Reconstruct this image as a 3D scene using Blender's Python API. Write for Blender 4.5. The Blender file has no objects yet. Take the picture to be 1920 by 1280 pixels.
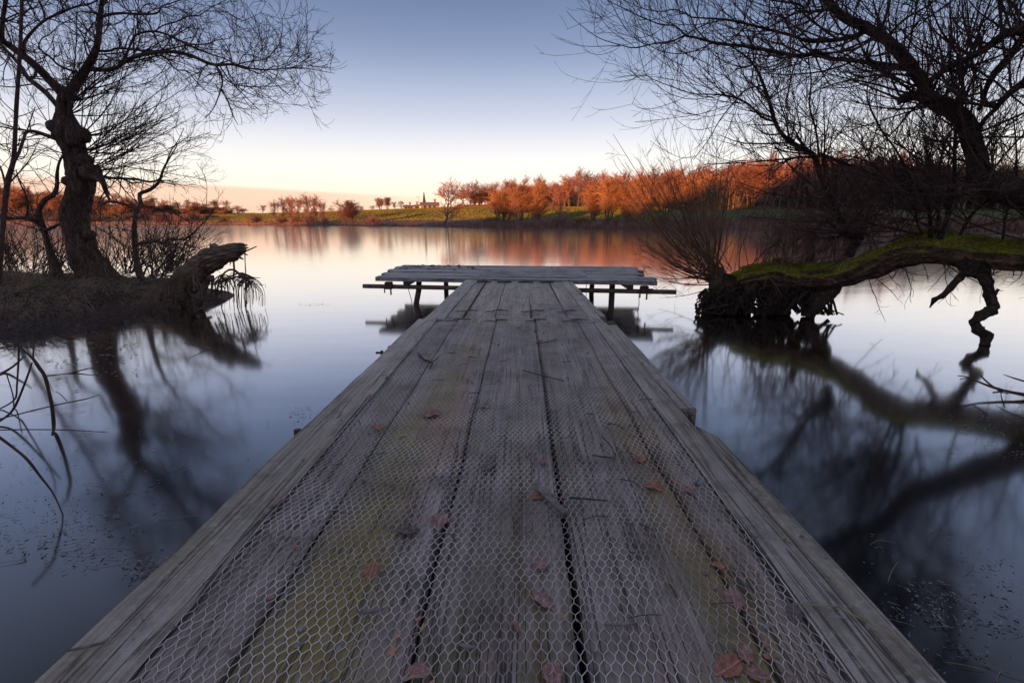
import bpy, math, random
import numpy as np
from mathutils import noise as mnoise, Vector

# ------------------------------------------------------------------ camera
F = 907.0                # focal length in pixels of the 1920 px wide photograph
HC = 1.12                # camera height above the water
ZD = 0.37                # deck height above the water
PITCH = math.atan((640 - 415.5) / F)
YAW = math.atan(17.0 / (F / math.cos(PITCH)))
sc = bpy.context.scene
cam = bpy.data.objects.new('camera', bpy.data.cameras.new('camera'))
sc.collection.objects.link(cam)
sc.camera = cam
cam.data.sensor_width = 36.0
cam.data.lens = 36.0 * F / 1920.0
cam.data.clip_start = 0.05
cam.data.clip_end = 20000
cam.location = (0, 0, HC)
cam.rotation_euler = (math.radians(90) - PITCH, 0, YAW)

# ------------------------------------------------------------------ light
SUN_EL, SUN_AZ = 4.2, 202.0     # sun behind the camera, to the left; azimuth clockwise from +Y
SKY_GAIN = 0.76
world = bpy.data.worlds.new('World')
sc.world = world
world.use_nodes = True


def srgb(r, g, b):
    f = lambda c: c / 12.92 if c <= 0.04045 else ((c + 0.055) / 1.055) ** 2.4
    return (f(r / 255.), f(g / 255.), f(b / 255.), 1.0)


def build_world():
    nt = world.node_tree
    N, L = nt.nodes, nt.links
    bg = N['Background']
    sky = N.new('ShaderNodeTexSky')
    sky.sky_type = 'NISHITA'
    sky.sun_disc = False
    sky.sun_elevation = math.radians(SUN_EL)
    sky.sun_rotation = math.radians(SUN_AZ)
    sky.air_density = 1.0
    sky.dust_density = 0.5
    sky.ozone_density = 1.0
    geo = N.new('ShaderNodeTexCoord')
    sep = N.new('ShaderNodeSeparateXYZ')
    L.new(geo.outputs['Generated'], sep.inputs[0])
    asin = N.new('ShaderNodeMath'); asin.operation = 'ARCSINE'
    L.new(sep.outputs['Z'], asin.inputs[0])
    mr = N.new('ShaderNodeMapRange')
    mr.inputs['From Min'].default_value = 0
    mr.inputs['From Max'].default_value = math.pi / 2
    L.new(asin.outputs[0], mr.inputs['Value'])
    ramp = N.new('ShaderNodeValToRGB')
    ramp.color_ramp.interpolation = 'B_SPLINE'
    st = [(0, (255, 212, 176)), (2.5, (255, 240, 219)), (5, (254, 247, 242)), (7.5, (240, 236, 240)),
          (10.5, (202, 206, 226)), (14.5, (158, 168, 200)), (17.5, (127, 141, 179)), (22, (94, 111, 152)),
          (30, (101, 112, 144)), (50, (120, 127, 148)), (90, (130, 135, 150))]
    el = ramp.color_ramp.elements
    while len(el) < len(st):
        el.new(0.5)
    for e, (a, c) in zip(el, st):
        e.position = a / 90.0
        e.color = srgb(*c)
    L.new(mr.outputs[0], ramp.inputs[0])
    # a low, distant bank of pink haze along the left part of the horizon
    at = N.new('ShaderNodeMath'); at.operation = 'ARCTAN2'
    L.new(sep.outputs['X'], at.inputs[0]); L.new(sep.outputs['Y'], at.inputs[1])
    edge = N.new('ShaderNodeMapRange'); edge.clamp = True
    edge.inputs['From Min'].default_value = math.radians(-34)
    edge.inputs['From Max'].default_value = math.radians(-9)
    edge.inputs['To Min'].default_value = math.radians(3.55)
    edge.inputs['To Max'].default_value = math.radians(2.6)
    L.new(at.outputs[0], edge.inputs['Value'])
    sub = N.new('ShaderNodeMath'); sub.operation = 'SUBTRACT'
    L.new(edge.outputs[0], sub.inputs[0]); L.new(asin.outputs[0], sub.inputs[1])
    m1 = N.new('ShaderNodeMapRange'); m1.clamp = True
    m1.inputs['From Min'].default_value = math.radians(-0.12)
    m1.inputs['From Max'].default_value = math.radians(0.22)
    L.new(sub.outputs[0], m1.inputs['Value'])
    m2 = N.new('ShaderNodeMapRange'); m2.clamp = True
    m2.inputs['From Min'].default_value = math.radians(-7)
    m2.inputs['From Max'].default_value = math.radians(-22)
    m2.inputs['To Min'].default_value = 0.0
    m2.inputs['To Max'].default_value = 0.85
    L.new(at.outputs[0], m2.inputs['Value'])
    mm = N.new('ShaderNodeMath'); mm.operation = 'MULTIPLY'
    L.new(m1.outputs[0], mm.inputs[0]); L.new(m2.outputs[0], mm.inputs[1])
    mixh = N.new('ShaderNodeMix'); mixh.data_type = 'RGBA'
    L.new(mm.outputs[0], mixh.inputs[0])
    L.new(ramp.outputs[0], mixh.inputs[6])
    mixh.inputs[7].default_value = srgb(249, 203, 183)
    sc10 = N.new('ShaderNodeVectorMath'); sc10.operation = 'SCALE'
    sc10.inputs['Scale'].default_value = 10.0 * SKY_GAIN
    L.new(mixh.outputs[2], sc10.inputs[0])
    mix = N.new('ShaderNodeMix'); mix.data_type = 'RGBA'; mix.blend_type = 'ADD'
    mix.inputs[0].default_value = 1.0
    nsc = N.new('ShaderNodeVectorMath'); nsc.operation = 'SCALE'
    nsc.inputs['Scale'].default_value = 0.35 * SKY_GAIN
    L.new(sky.outputs[0], nsc.inputs[0])
    L.new(nsc.outputs[0], mix.inputs[6])
    L.new(sc10.outputs[0], mix.inputs[7])
    L.new(mix.outputs[2], bg.inputs[0])
    bg.inputs[1].default_value = 0.1


build_world()
sun = bpy.data.objects.new('sun', bpy.data.lights.new('sun', 'SUN'))
sc.collection.objects.link(sun)
sun.data.energy = 5.0
sun.data.angle = math.radians(0.6)
sun.data.color = (1.0, 0.37, 0.12)
_az, _el = math.radians(SUN_AZ), math.radians(SUN_EL)
sdir = Vector((math.sin(_az) * math.cos(_el), math.cos(_az) * math.cos(_el), math.sin(_el)))
sun.rotation_euler = sdir.to_track_quat('Z', 'Y').to_euler()
sc.view_settings.view_transform = 'Standard'
sc.view_settings.look = 'None'
sc.view_settings.exposure = 0.4
sc.view_settings.gamma = 1.0
sc.cycles.max_bounces = 5
sc.cycles.diffuse_bounces = 2
sc.cycles.glossy_bounces = 2
sc.cycles.use_denoising = True
sc.cycles.sample_clamp_indirect = 4.0

# ------------------------------------------------------------------ photo geometry -> place
_c, _s, _cy, _sy = math.cos(PITCH), math.sin(PITCH), math.cos(YAW), math.sin(YAW)
AR = np.array([_cy, _sy, 0.0])
AF = np.array([-_sy * _c, _cy * _c, -_s])
AU = np.array([-_sy * _s, _cy * _s, _c])
CP = np.array([0, 0, HC])


def ray(px, py):
    return (px - 960) / F * AR + (640 - py) / F * AU + AF


def P(px, py, Y):
    d = ray(px, py)
    return CP + d * (Y / d[1])


def G(px, py, z=0.0):
    d = ray(px, py)
    return CP + d * ((z - HC) / d[2])


rng = np.random.default_rng(7)
random.seed(7)


def unit(v):
    return v / np.maximum(np.linalg.norm(v, axis=-1, keepdims=True), 1e-9)


def sines(p, freq, seed, n=7):
    r = np.random.default_rng(seed)
    p = np.asarray(p, float)
    out = np.zeros(p.shape[:-1])
    for i in range(n):
        k = r.normal(size=p.shape[-1]); k /= np.linalg.norm(k)
        out += np.sin((p @ k) * freq * (0.6 + 1.1 * r.random()) * 2 * math.pi + r.random() * 6.28)
    return out / n * 1.4


# ------------------------------------------------------------------ mesh collector
class MB:
    def __init__(self):
        self.v, self.q, self.t, self.n = [], [], [], 0

    def add(self, v, q=None, t=None):
        v = np.asarray(v, float).reshape(-1, 3)
        if q is not None and len(q):
            self.q.append(np.asarray(q, np.int64).reshape(-1, 4) + self.n)
        if t is not None and len(t):
            self.t.append(np.asarray(t, np.int64).reshape(-1, 3) + self.n)
        self.v.append(v)
        self.n += len(v)

    def mesh(self, name, smooth=False):
        me = bpy.data.meshes.new(name)
        v = np.concatenate(self.v) if self.v else np.zeros((0, 3))
        q = np.concatenate(self.q) if self.q else np.zeros((0, 4), np.int64)
        t = np.concatenate(self.t) if self.t else np.zeros((0, 3), np.int64)
        me.vertices.add(len(v))
        me.vertices.foreach_set('co', v.astype(np.float32).ravel())
        nl = q.size + t.size
        me.loops.add(nl)
        me.loops.foreach_set('vertex_index', np.concatenate([q.ravel(), t.ravel()]).astype(np.int32))
        me.polygons.add(len(q) + len(t))
        ls = np.concatenate([np.arange(len(q)) * 4, q.size + np.arange(len(t)) * 3]).astype(np.int32)
        me.polygons.foreach_set('loop_start', ls)
        me.polygons.foreach_set('use_smooth', np.full(len(q) + len(t), smooth))
        me.update(calc_edges=True)
        me.validate()
        return me

    def build(self, name, mat, parent=None, smooth=False, **props):
        o = bpy.data.objects.new(name, self.mesh(name, smooth))
        o.data.materials.append(mat)
        sc.collection.objects.link(o)
        o.parent = parent
        for k, v in props.items():
            o[k] = v
        return o


def thing(name, label, cat, group=None, loc=(0, 0, 0)):
    o = bpy.data.objects.new(name, None)
    o.empty_display_size = 0.1
    o.location = loc
    sc.collection.objects.link(o)
    o['label'] = label; o['category'] = cat
    if group:
        o['group'] = group
    return o


def tag(o, label, cat, group=None):
    o['label'] = label; o['category'] = cat
    if group:
        o['group'] = group
    return o


def box(mb, c, s, axes=None, jit=0.0):
    """box with centre c, full size s, optional 3x3 row axes"""
    k = np.array([[-1, -1, -1], [1, -1, -1], [1, 1, -1], [-1, 1, -1], [-1, -1, 1], [1, -1, 1], [1, 1, 1], [-1, 1, 1]], float)
    p = k * np.asarray(s) / 2
    if jit:
        p += rng.normal(0, jit, p.shape)
    if axes is not None:
        p = p @ np.asarray(axes)
    mb.add(p + np.asarray(c), q=[[0, 3, 2, 1], [4, 5, 6, 7], [0, 1, 5, 4], [1, 2, 6, 5], [2, 3, 7, 6], [3, 0, 4, 7]])


def tubes(mb, pts, rad, k=3):
    """pts (B,n,3), rad (B,n): B open tubes at once"""
    B, n, _ = pts.shape
    if B == 0:
        return
    T = unit(np.gradient(pts, axis=1))
    ref = np.zeros((B, 1, 3)); ref[..., 2] = 1
    mz = np.abs(T[..., 2]).mean(1) > 0.75
    ref[mz] = np.array([1.0, 0.3, 0])
    Nn = unit(np.cross(T, ref)); Bn = np.cross(T, Nn)
    a = np.arange(k) * 2 * math.pi / k
    ring = (Nn[:, :, None, :] * np.cos(a)[None, None, :, None] + Bn[:, :, None, :] * np.sin(a)[None, None, :, None])
    v = pts[:, :, None, :] + ring * rad[:, :, None, None]
    b, i, j = np.meshgrid(np.arange(B), np.arange(n - 1), np.arange(k), indexing='ij')
    base = b * n * k
    j2 = (j + 1) % k
    q = np.stack([base + i * k + j, base + i * k + j2, base + (i + 1) * k + j2, base + (i + 1) * k + j], -1)
    mb.add(v, q=q.reshape(-1, 4))


def catmull(p, m):
    p = np.asarray(p, float)
    n = len(p)
    if n == 2:
        t = np.linspace(0, 1, m)[:, None]
        return p[0] * (1 - t) + p[1] * t
    q = np.vstack([2 * p[0] - p[1], p, 2 * p[-1] - p[-2]])
    d = np.concatenate([[0], np.cumsum(np.linalg.norm(np.diff(p[:, :3], axis=0), axis=1))])
    u = np.interp(np.linspace(0, d[-1], m), d, np.arange(n))
    i = np.minimum(u.astype(int), n - 2); t = (u - i)[:, None]
    a, b, c, e = q[i], q[i + 1], q[i + 2], q[i + 3]
    return 0.5 * (2 * b + (c - a) * t + (2 * a - 5 * b + 4 * c - e) * t ** 2 + (3 * b - a - 3 * c + e) * t ** 3)


def limb_mesh(mb, pts, rad, k=10, rough=0.12, freq=3.0, seed=0, cap=True, ridge=0.0, rn=1):
    """one gnarled tube with parallel-transported frame and lumpy surface"""
    n = len(pts)
    T = unit(np.gradient(pts, axis=0))
    r0 = np.array([0, 0, 1.0]) if abs(T[0, 2]) < 0.8 else np.array([1.0, 0, 0])
    Nn = np.zeros((n, 3)); Nn[0] = unit(np.cross(T[0], r0))
    for i in range(1, n):
        v = Nn[i - 1] - T[i] * (Nn[i - 1] @ T[i])
        Nn[i] = unit(v)
    Bn = np.cross(T, Nn)
    a = np.arange(k) * 2 * math.pi / k
    ring = Nn[:, None, :] * np.cos(a)[None, :, None] + Bn[:, None, :] * np.sin(a)[None, :, None]
    v = pts[:, None, :] + ring * rad[:, None, None]
    dsp = sines(v, freq, seed) * rough + sines(v, freq * 3.1, seed + 1) * rough * 0.45
    if ridge:
        aa = a[None, :] + sines(pts, 1.2, seed + 5)[:, None] * 0.7
        dsp = dsp + ridge * (np.abs(np.sin(aa * 4.5 * rn + 1.0)) - 0.6) + ridge * 0.6 * np.abs(np.sin(aa * 8 * rn + 2 * sines(v, 2, seed + 8)))
    v = v + ring * (rad[:, None] * dsp)[..., None]
    i, j = np.meshgrid(np.arange(n - 1), np.arange(k), indexing='ij')
    j2 = (j + 1) % k
    q = np.stack([i * k + j, i * k + j2, (i + 1) * k + j2, (i + 1) * k + j], -1).reshape(-1, 4)
    vv = v.reshape(-1, 3); t = []
    if cap:
        vv = np.vstack([vv, pts[0], pts[-1]])
        jj = np.arange(k); jn = (jj + 1) % k
        t = np.vstack([np.stack([jn, jj, np.full(k, n * k)], -1),
                       np.stack([(n - 1) * k + jj, (n - 1) * k + jn, np.full(k, n * k + 1)], -1)])
    mb.add(vv, q=q, t=t)


def trace(pl, Y0, Y1, m=26, wob=0.0, seed=0, sharp=False):
    """photo polyline (px,py,width px) -> world points and radii between depths Y0..Y1"""
    a = np.array([(q[0], q[1], q[2] if len(q) > 2 else np.nan) for q in pl], float)
    w = a[:, 2]; idx = np.arange(len(a)); ok = ~np.isnan(w)
    w = np.interp(idx, idx[ok], w[ok])
    Ys = np.linspace(Y0, Y1, len(a))
    if wob:
        Ys = Ys + sines(idx[:, None] * 0.23, 1.0, seed) * wob
    pw = np.array([P(x, y, Y) for (x, y, _), Y in zip(a, Ys)])
    rel = a[:, :2] - [960, 640]
    dn = unit(np.gradient(a[:, :2], axis=0)); rn = unit(rel)
    sin2 = 1 - (dn * rn).sum(1) ** 2
    cosphi = 1 / np.sqrt(1 + (rel ** 2).sum(1) / F ** 2)
    r = 0.5 * w * ((pw - CP) @ AF) / F / (1 + (1 / cosphi - 1) * sin2)
    if sharp:
        u = np.linspace(0, len(a) - 1, m)
        c = np.column_stack([np.interp(u, idx, col_) for col_ in np.column_stack([pw, r]).T])
        c[:, 3] *= 1 + 0.25 * np.exp(-(np.abs(u - np.round(u)) / 0.16) ** 2)
    else:
        c = catmull(np.column_stack([pw, r]), m)
    return c[:, :3], np.maximum(c[:, 3], 0.0012)


def spawn(pp, pr, cnt, t0, t1, ang, length, n=6, up=0.0, jit=0.3, rr=0.6, rmax=0.01, rtip=0.0012, bias=None,
          bw=0.0, taper=0.5, seed=0, drift=None):
    """children of parent polylines pp (B,m,3), pr (B,m); cnt int or array per parent"""
    r = np.random.default_rng(seed)
    B, m, _ = pp.shape
    cnt = np.broadcast_to(np.asarray(cnt), (B,)).astype(int)
    idx = np.repeat(np.arange(B), cnt)
    C = len(idx)
    if C == 0:
        return np.zeros((0, n, 3)), np.zeros((0, n))
    t = t0 + (t1 - t0) * r.random(C)
    u = t * (m - 1); i = np.minimum(u.astype(int), m - 2); f = (u - i)[:, None]
    a, b = pp[idx, i], pp[idx, i + 1]
    pos = a * (1 - f) + b * f
    prad = pr[idx, i] * (1 - f[:, 0]) + pr[idx, i + 1] * f[:, 0]
    T = unit(b - a)
    rnd = r.normal(size=(C, 3))
    if bias is not None:
        rnd = rnd + np.asarray(bias) * bw
    perp = unit(rnd - T * (rnd * T).sum(-1, keepdims=True))
    al = np.radians(ang[0] + (ang[1] - ang[0]) * r.random(C))[:, None]
    d = unit(T * np.cos(al) + perp * np.sin(al))
    Ln = (length[0] + (length[1] - length[0]) * r.random(C) ** 1.3) * (1 - taper * t)
    step = (Ln / (n - 1))[:, None]
    out = np.zeros((C, n, 3)); out[:, 0] = pos
    upv = np.array([0, 0, 1.0]) * up
    if drift is not None:
        upv = upv + np.asarray(drift)
    wob = r.normal(size=(C, 3)) * jit
    for s in range(1, n):
        d = unit(d + (upv + wob + r.normal(size=(C, 3)) * jit) / n * 1.5)
        out[:, s] = out[:, s - 1] + d * step
    r0 = np.minimum(prad * rr, rmax)
    r0 = np.maximum(r0, rtip * 1.1)
    tt = np.linspace(0, 1, n)[None, :]
    rad = r0[:, None] * (1 - tt) ** 0.8 + rtip * tt
    return out, rad


# ------------------------------------------------------------------ materials
def mat(name):
    m = bpy.data.materials.new(name); m.use_nodes = True
    nt = m.node_tree
    b = nt.nodes['Principled BSDF']
    return m, nt.nodes, nt.links, b


def nd(N, t, **k):
    n = N.new(t)
    for a, v in k.items():
        setattr(n, a, v)
    return n


def noise_n(N, L, vec, scale, detail=4, rough=0.55, dist=0.0):
    n = N.new('ShaderNodeTexNoise')
    n.inputs['Scale'].default_value = scale
    n.inputs['Detail'].default_value = detail
    n.inputs['Roughness'].default_value = rough
    n.inputs['Distortion'].default_value = dist
    L.new(vec, n.inputs['Vector'])
    return n.outputs[0]


def ramp_n(N, L, fac, stops):
    r = N.new('ShaderNodeValToRGB')
    el = r.color_ramp.elements
    while len(el) < len(stops):
        el.new(0.5)
    for e, (p, c) in zip(el, stops):
        e.position = p
        e.color = c if len(c) == 4 else (*c, 1)
    L.new(fac, r.inputs[0])
    return r.outputs[0]


def mixc(N, L, fac, a, b, mode='MIX'):
    m = N.new('ShaderNodeMix'); m.data_type = 'RGBA'; m.blend_type = mode
    for sock, v in ((0, fac), (6, a), (7, b)):
        if isinstance(v, (int, float)):
            m.inputs[sock].default_value = v
        elif isinstance(v, tuple):
            m.inputs[sock].default_value = v if len(v) == 4 else (*v, 1)
        else:
            L.new(v, m.inputs[sock])
    return m.outputs[2]


def math_n(N, L, op, a, b=None):
    m = N.new('ShaderNodeMath'); m.operation = op
    for i, v in enumerate((a, b)):
        if v is None:
            continue
        if isinstance(v, (int, float)):
            m.inputs[i].default_value = v
        else:
            L.new(v, m.inputs[i])
    return m.outputs[0]


def rng_n(N, L, v, a, b, c=0.0, d=1.0):
    m = N.new('ShaderNodeMapRange'); m.clamp = True
    m.inputs['From Min'].default_value = a; m.inputs['From Max'].default_value = b
    m.inputs['To Min'].default_value = c; m.inputs['To Max'].default_value = d
    L.new(v, m.inputs['Value'])
    return m.outputs[0]


def bump(N, L, b, h, strength, dist):
    n = N.new('ShaderNodeBump')
    n.inputs['Strength'].default_value = strength
    n.inputs['Distance'].default_value = dist
    L.new(h, n.inputs['Height'])
    L.new(n.outputs[0], b.inputs['Normal'])


def scaled(N, L, vec, s):
    m = N.new('ShaderNodeMapping')
    m.inputs['Scale'].default_value = s
    L.new(vec, m.inputs[0])
    return m.outputs[0]


def wood_mat(name, along='Y', base=((0.145, 0.10, 0.082), (0.43, 0.318, 0.276), (0.68, 0.54, 0.485)), moss=0.5, rust=0.3, frost=0.25, streaks=()):
    m, N, L, b = mat(name)
    tc = N.new('ShaderNodeTexCoord'); ob = tc.outputs['Object']
    oi = N.new('ShaderNodeObjectInfo')
    vm = nd(N, 'ShaderNodeVectorMath', operation='ADD')
    cmb = N.new('ShaderNodeCombineXYZ')
    L.new(math_n(N, L, 'MULTIPLY', oi.outputs['Random'], 17.0), cmb.inputs['Z'])
    L.new(math_n(N, L, 'MULTIPLY', oi.outputs['Random'], 5.0), cmb.inputs['Y'])
    L.new(ob, vm.inputs[0]); L.new(cmb.outputs[0], vm.inputs[1])
    pv = vm.outputs[0]
    fine = (95, 3.0, 95) if along == 'Y' else (3.0, 95, 95)
    mid = (16, 0.9, 16) if along == 'Y' else (0.9, 16, 16)
    g1 = noise_n(N, L, scaled(N, L, pv, fine), 1.0, 5, 0.6, 0.3)
    g2 = noise_n(N, L, scaled(N, L, pv, mid), 1.0, 5, 0.6, 0.6)
    g3 = noise_n(N, L, pv, 2.2, 4, 0.6)
    g4 = noise_n(N, L, pv, 60.0, 3, 0.6)
    s = math_n(N, L, 'ADD', math_n(N, L, 'MULTIPLY', g1, 0.55), math_n(N, L, 'MULTIPLY', g2, 0.34))
    s = math_n(N, L, 'ADD', s, math_n(N, L, 'MULTIPLY', g3, 0.14))
    col = ramp_n(N, L, s, [(0.38, base[0]), (0.51, base[1]), (0.66, base[2])])
    # tone of each board
    col = mixc(N, L, rng_n(N, L, oi.outputs['Random'], 0, 1, 0.0, 0.3), col, (0.15, 0.12, 0.105), 'MIX')
    # algae and rusty-brown stains in streaks along the grain
    st = noise_n(N, L, scaled(N, L, pv, (5.0, 0.9, 5.0) if along == 'Y' else (0.9, 5.0, 5.0)), 1.0, 5, 0.62, 0.5)
    col = mixc(N, L, rng_n(N, L, st, 0.48, 0.64, 0, moss), col, (0.15, 0.13, 0.035))
    st2 = noise_n(N, L, scaled(N, L, pv, (7.0, 1.6, 7.0) if along == 'Y' else (1.6, 7.0, 7.0)), 1.3, 5, 0.62, 0.4)
    col = mixc(N, L, rng_n(N, L, st2, 0.52, 0.68, 0, rust), col, (0.25, 0.13, 0.075))
    if streaks:
        sx = N.new('ShaderNodeSeparateXYZ'); L.new(tc.outputs['Object'], sx.inputs[0])
        wob = noise_n(N, L, scaled(N, L, tc.outputs['Object'], (6, 2.2, 6)), 1.0, 5, 0.65)
        for x0, wd, ya, yb, cc in streaks:
            dxx = math_n(N, L, 'ABSOLUTE', math_n(N, L, 'ADD', sx.outputs['X'], math_n(N, L, 'SUBTRACT', math_n(N, L, 'MULTIPLY', wob, 0.34), 0.17 + x0)))
            mk = rng_n(N, L, dxx, wd * 0.2, wd, 1.0, 0.0)
            mk = math_n(N, L, 'MULTIPLY', mk, rng_n(N, L, sx.outputs['Y'], ya - 0.4, ya, 0, 1))
            mk = math_n(N, L, 'MULTIPLY', mk, rng_n(N, L, sx.outputs['Y'], yb, yb + 0.8, 1, 0))
            mk = math_n(N, L, 'MULTIPLY', mk, rng_n(N, L, g4, 0.25, 0.6, 0.35, 0.95))
            col = mixc(N, L, mk, col, cc)
    # long drying cracks
    ck = noise_n(N, L, scaled(N, L, pv, (38, 0.8, 38) if along == 'Y' else (0.8, 38, 38)), 1.0, 2, 0.5, 0.2)
    ckf = rng_n(N, L, math_n(N, L, 'ABSOLUTE', math_n(N, L, 'SUBTRACT', ck, 0.5)), 0.0, 0.02, 1.0, 0.0)
    ckf = math_n(N, L, 'MULTIPLY', ckf, rng_n(N, L, g3, 0.36, 0.5))
    col = mixc(N, L, math_n(N, L, 'MULTIPLY', ckf, 0.85), col, (0.035, 0.026, 0.022))
    dk = noise_n(N, L, pv, 5.0, 6, 0.7)
    col = mixc(N, L, rng_n(N, L, dk, 0.5, 0.7, 0, 0.75), col, (0.085, 0.068, 0.06))
    # rime on the raised grain
    fr = math_n(N, L, 'MULTIPLY', rng_n(N, L, g4, 0.52, 0.72), rng_n(N, L, g3, 0.35, 0.6, 0.2, 1.0))
    col = mixc(N, L, math_n(N, L, 'MULTIPLY', fr, frost), col, (0.6, 0.56, 0.55))
    L.new(col, b.inputs['Base Color'])
    b.inputs['Roughness'].default_value = 0.5
    b.inputs['Specular IOR Level'].default_value = 0.55
    h = math_n(N, L, 'ADD', math_n(N, L, 'MULTIPLY', g1, 0.8), math_n(N, L, 'MULTIPLY', g4, 0.35))
    h = math_n(N, L, 'ADD', h, math_n(N, L, 'MULTIPLY', g2, 0.7))
    h = math_n(N, L, 'SUBTRACT', h, math_n(N, L, 'MULTIPLY', ckf, 1.0))
    bump(N, L, b, h, 1.0, 0.008)
    return m


M_PLANK = wood_mat('weathered_boards', 'Y', moss=0.7, rust=0.6, frost=0.3, streaks=((-0.37, 0.11, -2.5, -0.9, (0.30, 0.21, 0.02)), (-0.28, 0.075, -1.7, -0.2, (0.42, 0.22, 0.09)), (0.42, 0.10, -2.6, -1.3, (0.30, 0.18, 0.04)), (0.0, 0.03, -2.6, -2.1, (0.2, 0.12, 0.04))))
M_BEAM = wood_mat('weathered_beams', 'Y', base=((0.21, 0.165, 0.135), (0.44, 0.36, 0.31), (0.62, 0.54, 0.49)), moss=0.4, rust=0.35, frost=0.55)
M_CROSS = wood_mat('weathered_platform', 'X', base=((0.17, 0.15, 0.14), (0.40, 0.36, 0.35), (0.58, 0.54, 0.53)), moss=0.2, rust=0.2, frost=0.5)


def simple(name, ca, cb, scale=8.0, rough=0.8, bmp=0.3, bdist=0.01, spec=0.3, metal=0.0, stretch=None):
    m, N, L, b = mat(name)
    tc = N.new('ShaderNodeTexCoord'); v = tc.outputs['Object']
    if stretch:
        v = scaled(N, L, v, stretch)
    n = noise_n(N, L, v, scale, 5, 0.6)
    L.new(ramp_n(N, L, n, [(0.35, ca), (0.65, cb)]), b.inputs['Base Color'])
    b.inputs['Roughness'].default_value = rough
    b.inputs['Specular IOR Level'].default_value = spec
    b.inputs['Metallic'].default_value = metal
    if bmp:
        bump(N, L, b, n, bmp, bdist)
    return m


def bark_mat(name, ca, cb, moss_amt=0.6, moss_z=(0.0, 1.2), moss_up=0.25, mossc=((0.035, 0.05, 0.008), (0.11, 0.13, 0.018)), scale=9.0, along=(1, 1, 1)):
    m, N, L, b = mat(name)
    tc = N.new('ShaderNodeTexCoord'); ob = scaled(N, L, tc.outputs['Object'], along)
    geo = N.new('ShaderNodeNewGeometry')
    sepn = N.new('ShaderNodeSeparateXYZ'); L.new(geo.outputs['Normal'], sepn.inputs[0])
    sepp = N.new('ShaderNodeSeparateXYZ'); L.new(geo.outputs['Position'], sepp.inputs[0])
    n1 = noise_n(N, L, ob, scale, 6, 0.65, 0.6)
    n2 = noise_n(N, L, ob, scale * 4, 4, 0.6)
    st = noise_n(N, L, scaled(N, L, ob, (1, 1, 1)), scale * 2.6, 3, 0.5, 0.9)
    crack = rng_n(N, L, math_n(N, L, 'ABSOLUTE', math_n(N, L, 'SUBTRACT', st, 0.5)), 0.0, 0.11)
    col = ramp_n(N, L, n1, [(0.3, ca), (0.7, cb)])
    col = mixc(N, L, rng_n(N, L, crack, 0, 1, 0.75, 0.0), col, (ca[0] * 0.4, ca[1] * 0.4, ca[2] * 0.4))
    mo = noise_n(N, L, ob, scale * 0.85, 6, 0.72)
    mup = rng_n(N, L, math_n(N, L, 'ADD', sepn.outputs['Z'], math_n(N, L, 'MULTIPLY', mo, 2.6)), moss_up + 1.3, moss_up + 1.75)
    mz = rng_n(N, L, sepp.outputs['Z'], moss_z[0], moss_z[1], 1.0, 0.0)
    mf = math_n(N, L, 'MULTIPLY', math_n(N, L, 'MULTIPLY', mup, mz), moss_amt)
    n3 = noise_n(N, L, tc.outputs['Object'], 45.0, 4, 0.7)
    mcol = ramp_n(N, L, n3, [(0.3, mossc[0]), (0.7, mossc[1])])
    L.new(mixc(N, L, mf, col, mcol), b.inputs['Base Color'])
    b.inputs['Roughness'].default_value = 0.85
    b.inputs['Specular IOR Level'].default_value = 0.25
    h = math_n(N, L, 'ADD', math_n(N, L, 'MULTIPLY', crack, 0.5), math_n(N, L, 'ADD', n1, math_n(N, L, 'MULTIPLY', n3, 0.5)))
    bump(N, L, b, h, 0.9, 0.025)
    return m


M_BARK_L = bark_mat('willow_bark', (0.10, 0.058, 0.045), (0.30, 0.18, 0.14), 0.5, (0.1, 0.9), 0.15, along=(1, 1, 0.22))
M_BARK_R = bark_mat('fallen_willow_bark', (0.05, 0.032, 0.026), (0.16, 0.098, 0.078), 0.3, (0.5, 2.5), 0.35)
M_LOG = bark_mat('mossy_bark', (0.07, 0.043, 0.032), (0.29, 0.17, 0.12), 1.0, (3, 4), 0.0, ((0.10, 0.10, 0.015), (0.46, 0.44, 0.055)), along=(0.22, 0.7, 1))
M_TWIG_L = simple('willow_twigs', (0.055, 0.033, 0.029), (0.14, 0.08, 0.068), 5, 0.8, 0)
M_TWIG_R = simple('fallen_willow_twigs', (0.06, 0.036, 0.034), (0.15, 0.085, 0.074), 5, 0.8, 0)
M_OSIER = simple('osier_shoots', (0.12, 0.068, 0.045), (0.28, 0.17, 0.095), 5, 0.7, 0)
M_DEADLOG = simple('rotten_wood', (0.09, 0.058, 0.042), (0.34, 0.235, 0.165), 14, 0.85, 0.9, 0.03, stretch=(0.6, 1, 2.2))
M_ROOT = simple('dead_roots', (0.07, 0.042, 0.033), (0.19, 0.12, 0.09), 10, 0.85, 0.3)
M_SLIM = simple('slim_bark', (0.07, 0.035, 0.03), (0.16, 0.085, 0.07), 20, 0.75, 0.4, 0.01)
M_WIRE = simple('galvanised_wire', (0.38, 0.32, 0.30), (0.84, 0.78, 0.77), 6, 0.45, 0, spec=0.6)
M_STEEL = simple('rusty_scaffold', (0.10, 0.065, 0.05), (0.22, 0.16, 0.13), 12, 0.55, 0.3, 0.004, 0.5)
M_STEEL_D = simple('dark_rust', (0.07, 0.03, 0.025), (0.15, 0.07, 0.055), 20, 0.7, 0.3, 0.004, 0.4)
M_POST = simple('wet_timber', (0.06, 0.045, 0.04), (0.15, 0.11, 0.10), 9, 0.6, 0.5, 0.01, stretch=(3, 3, 0.5))
M_MOSSWOOD = simple('mossy_timber', (0.06, 0.06, 0.022), (0.16, 0.14, 0.075), 14, 0.85, 0.5, 0.01)
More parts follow.
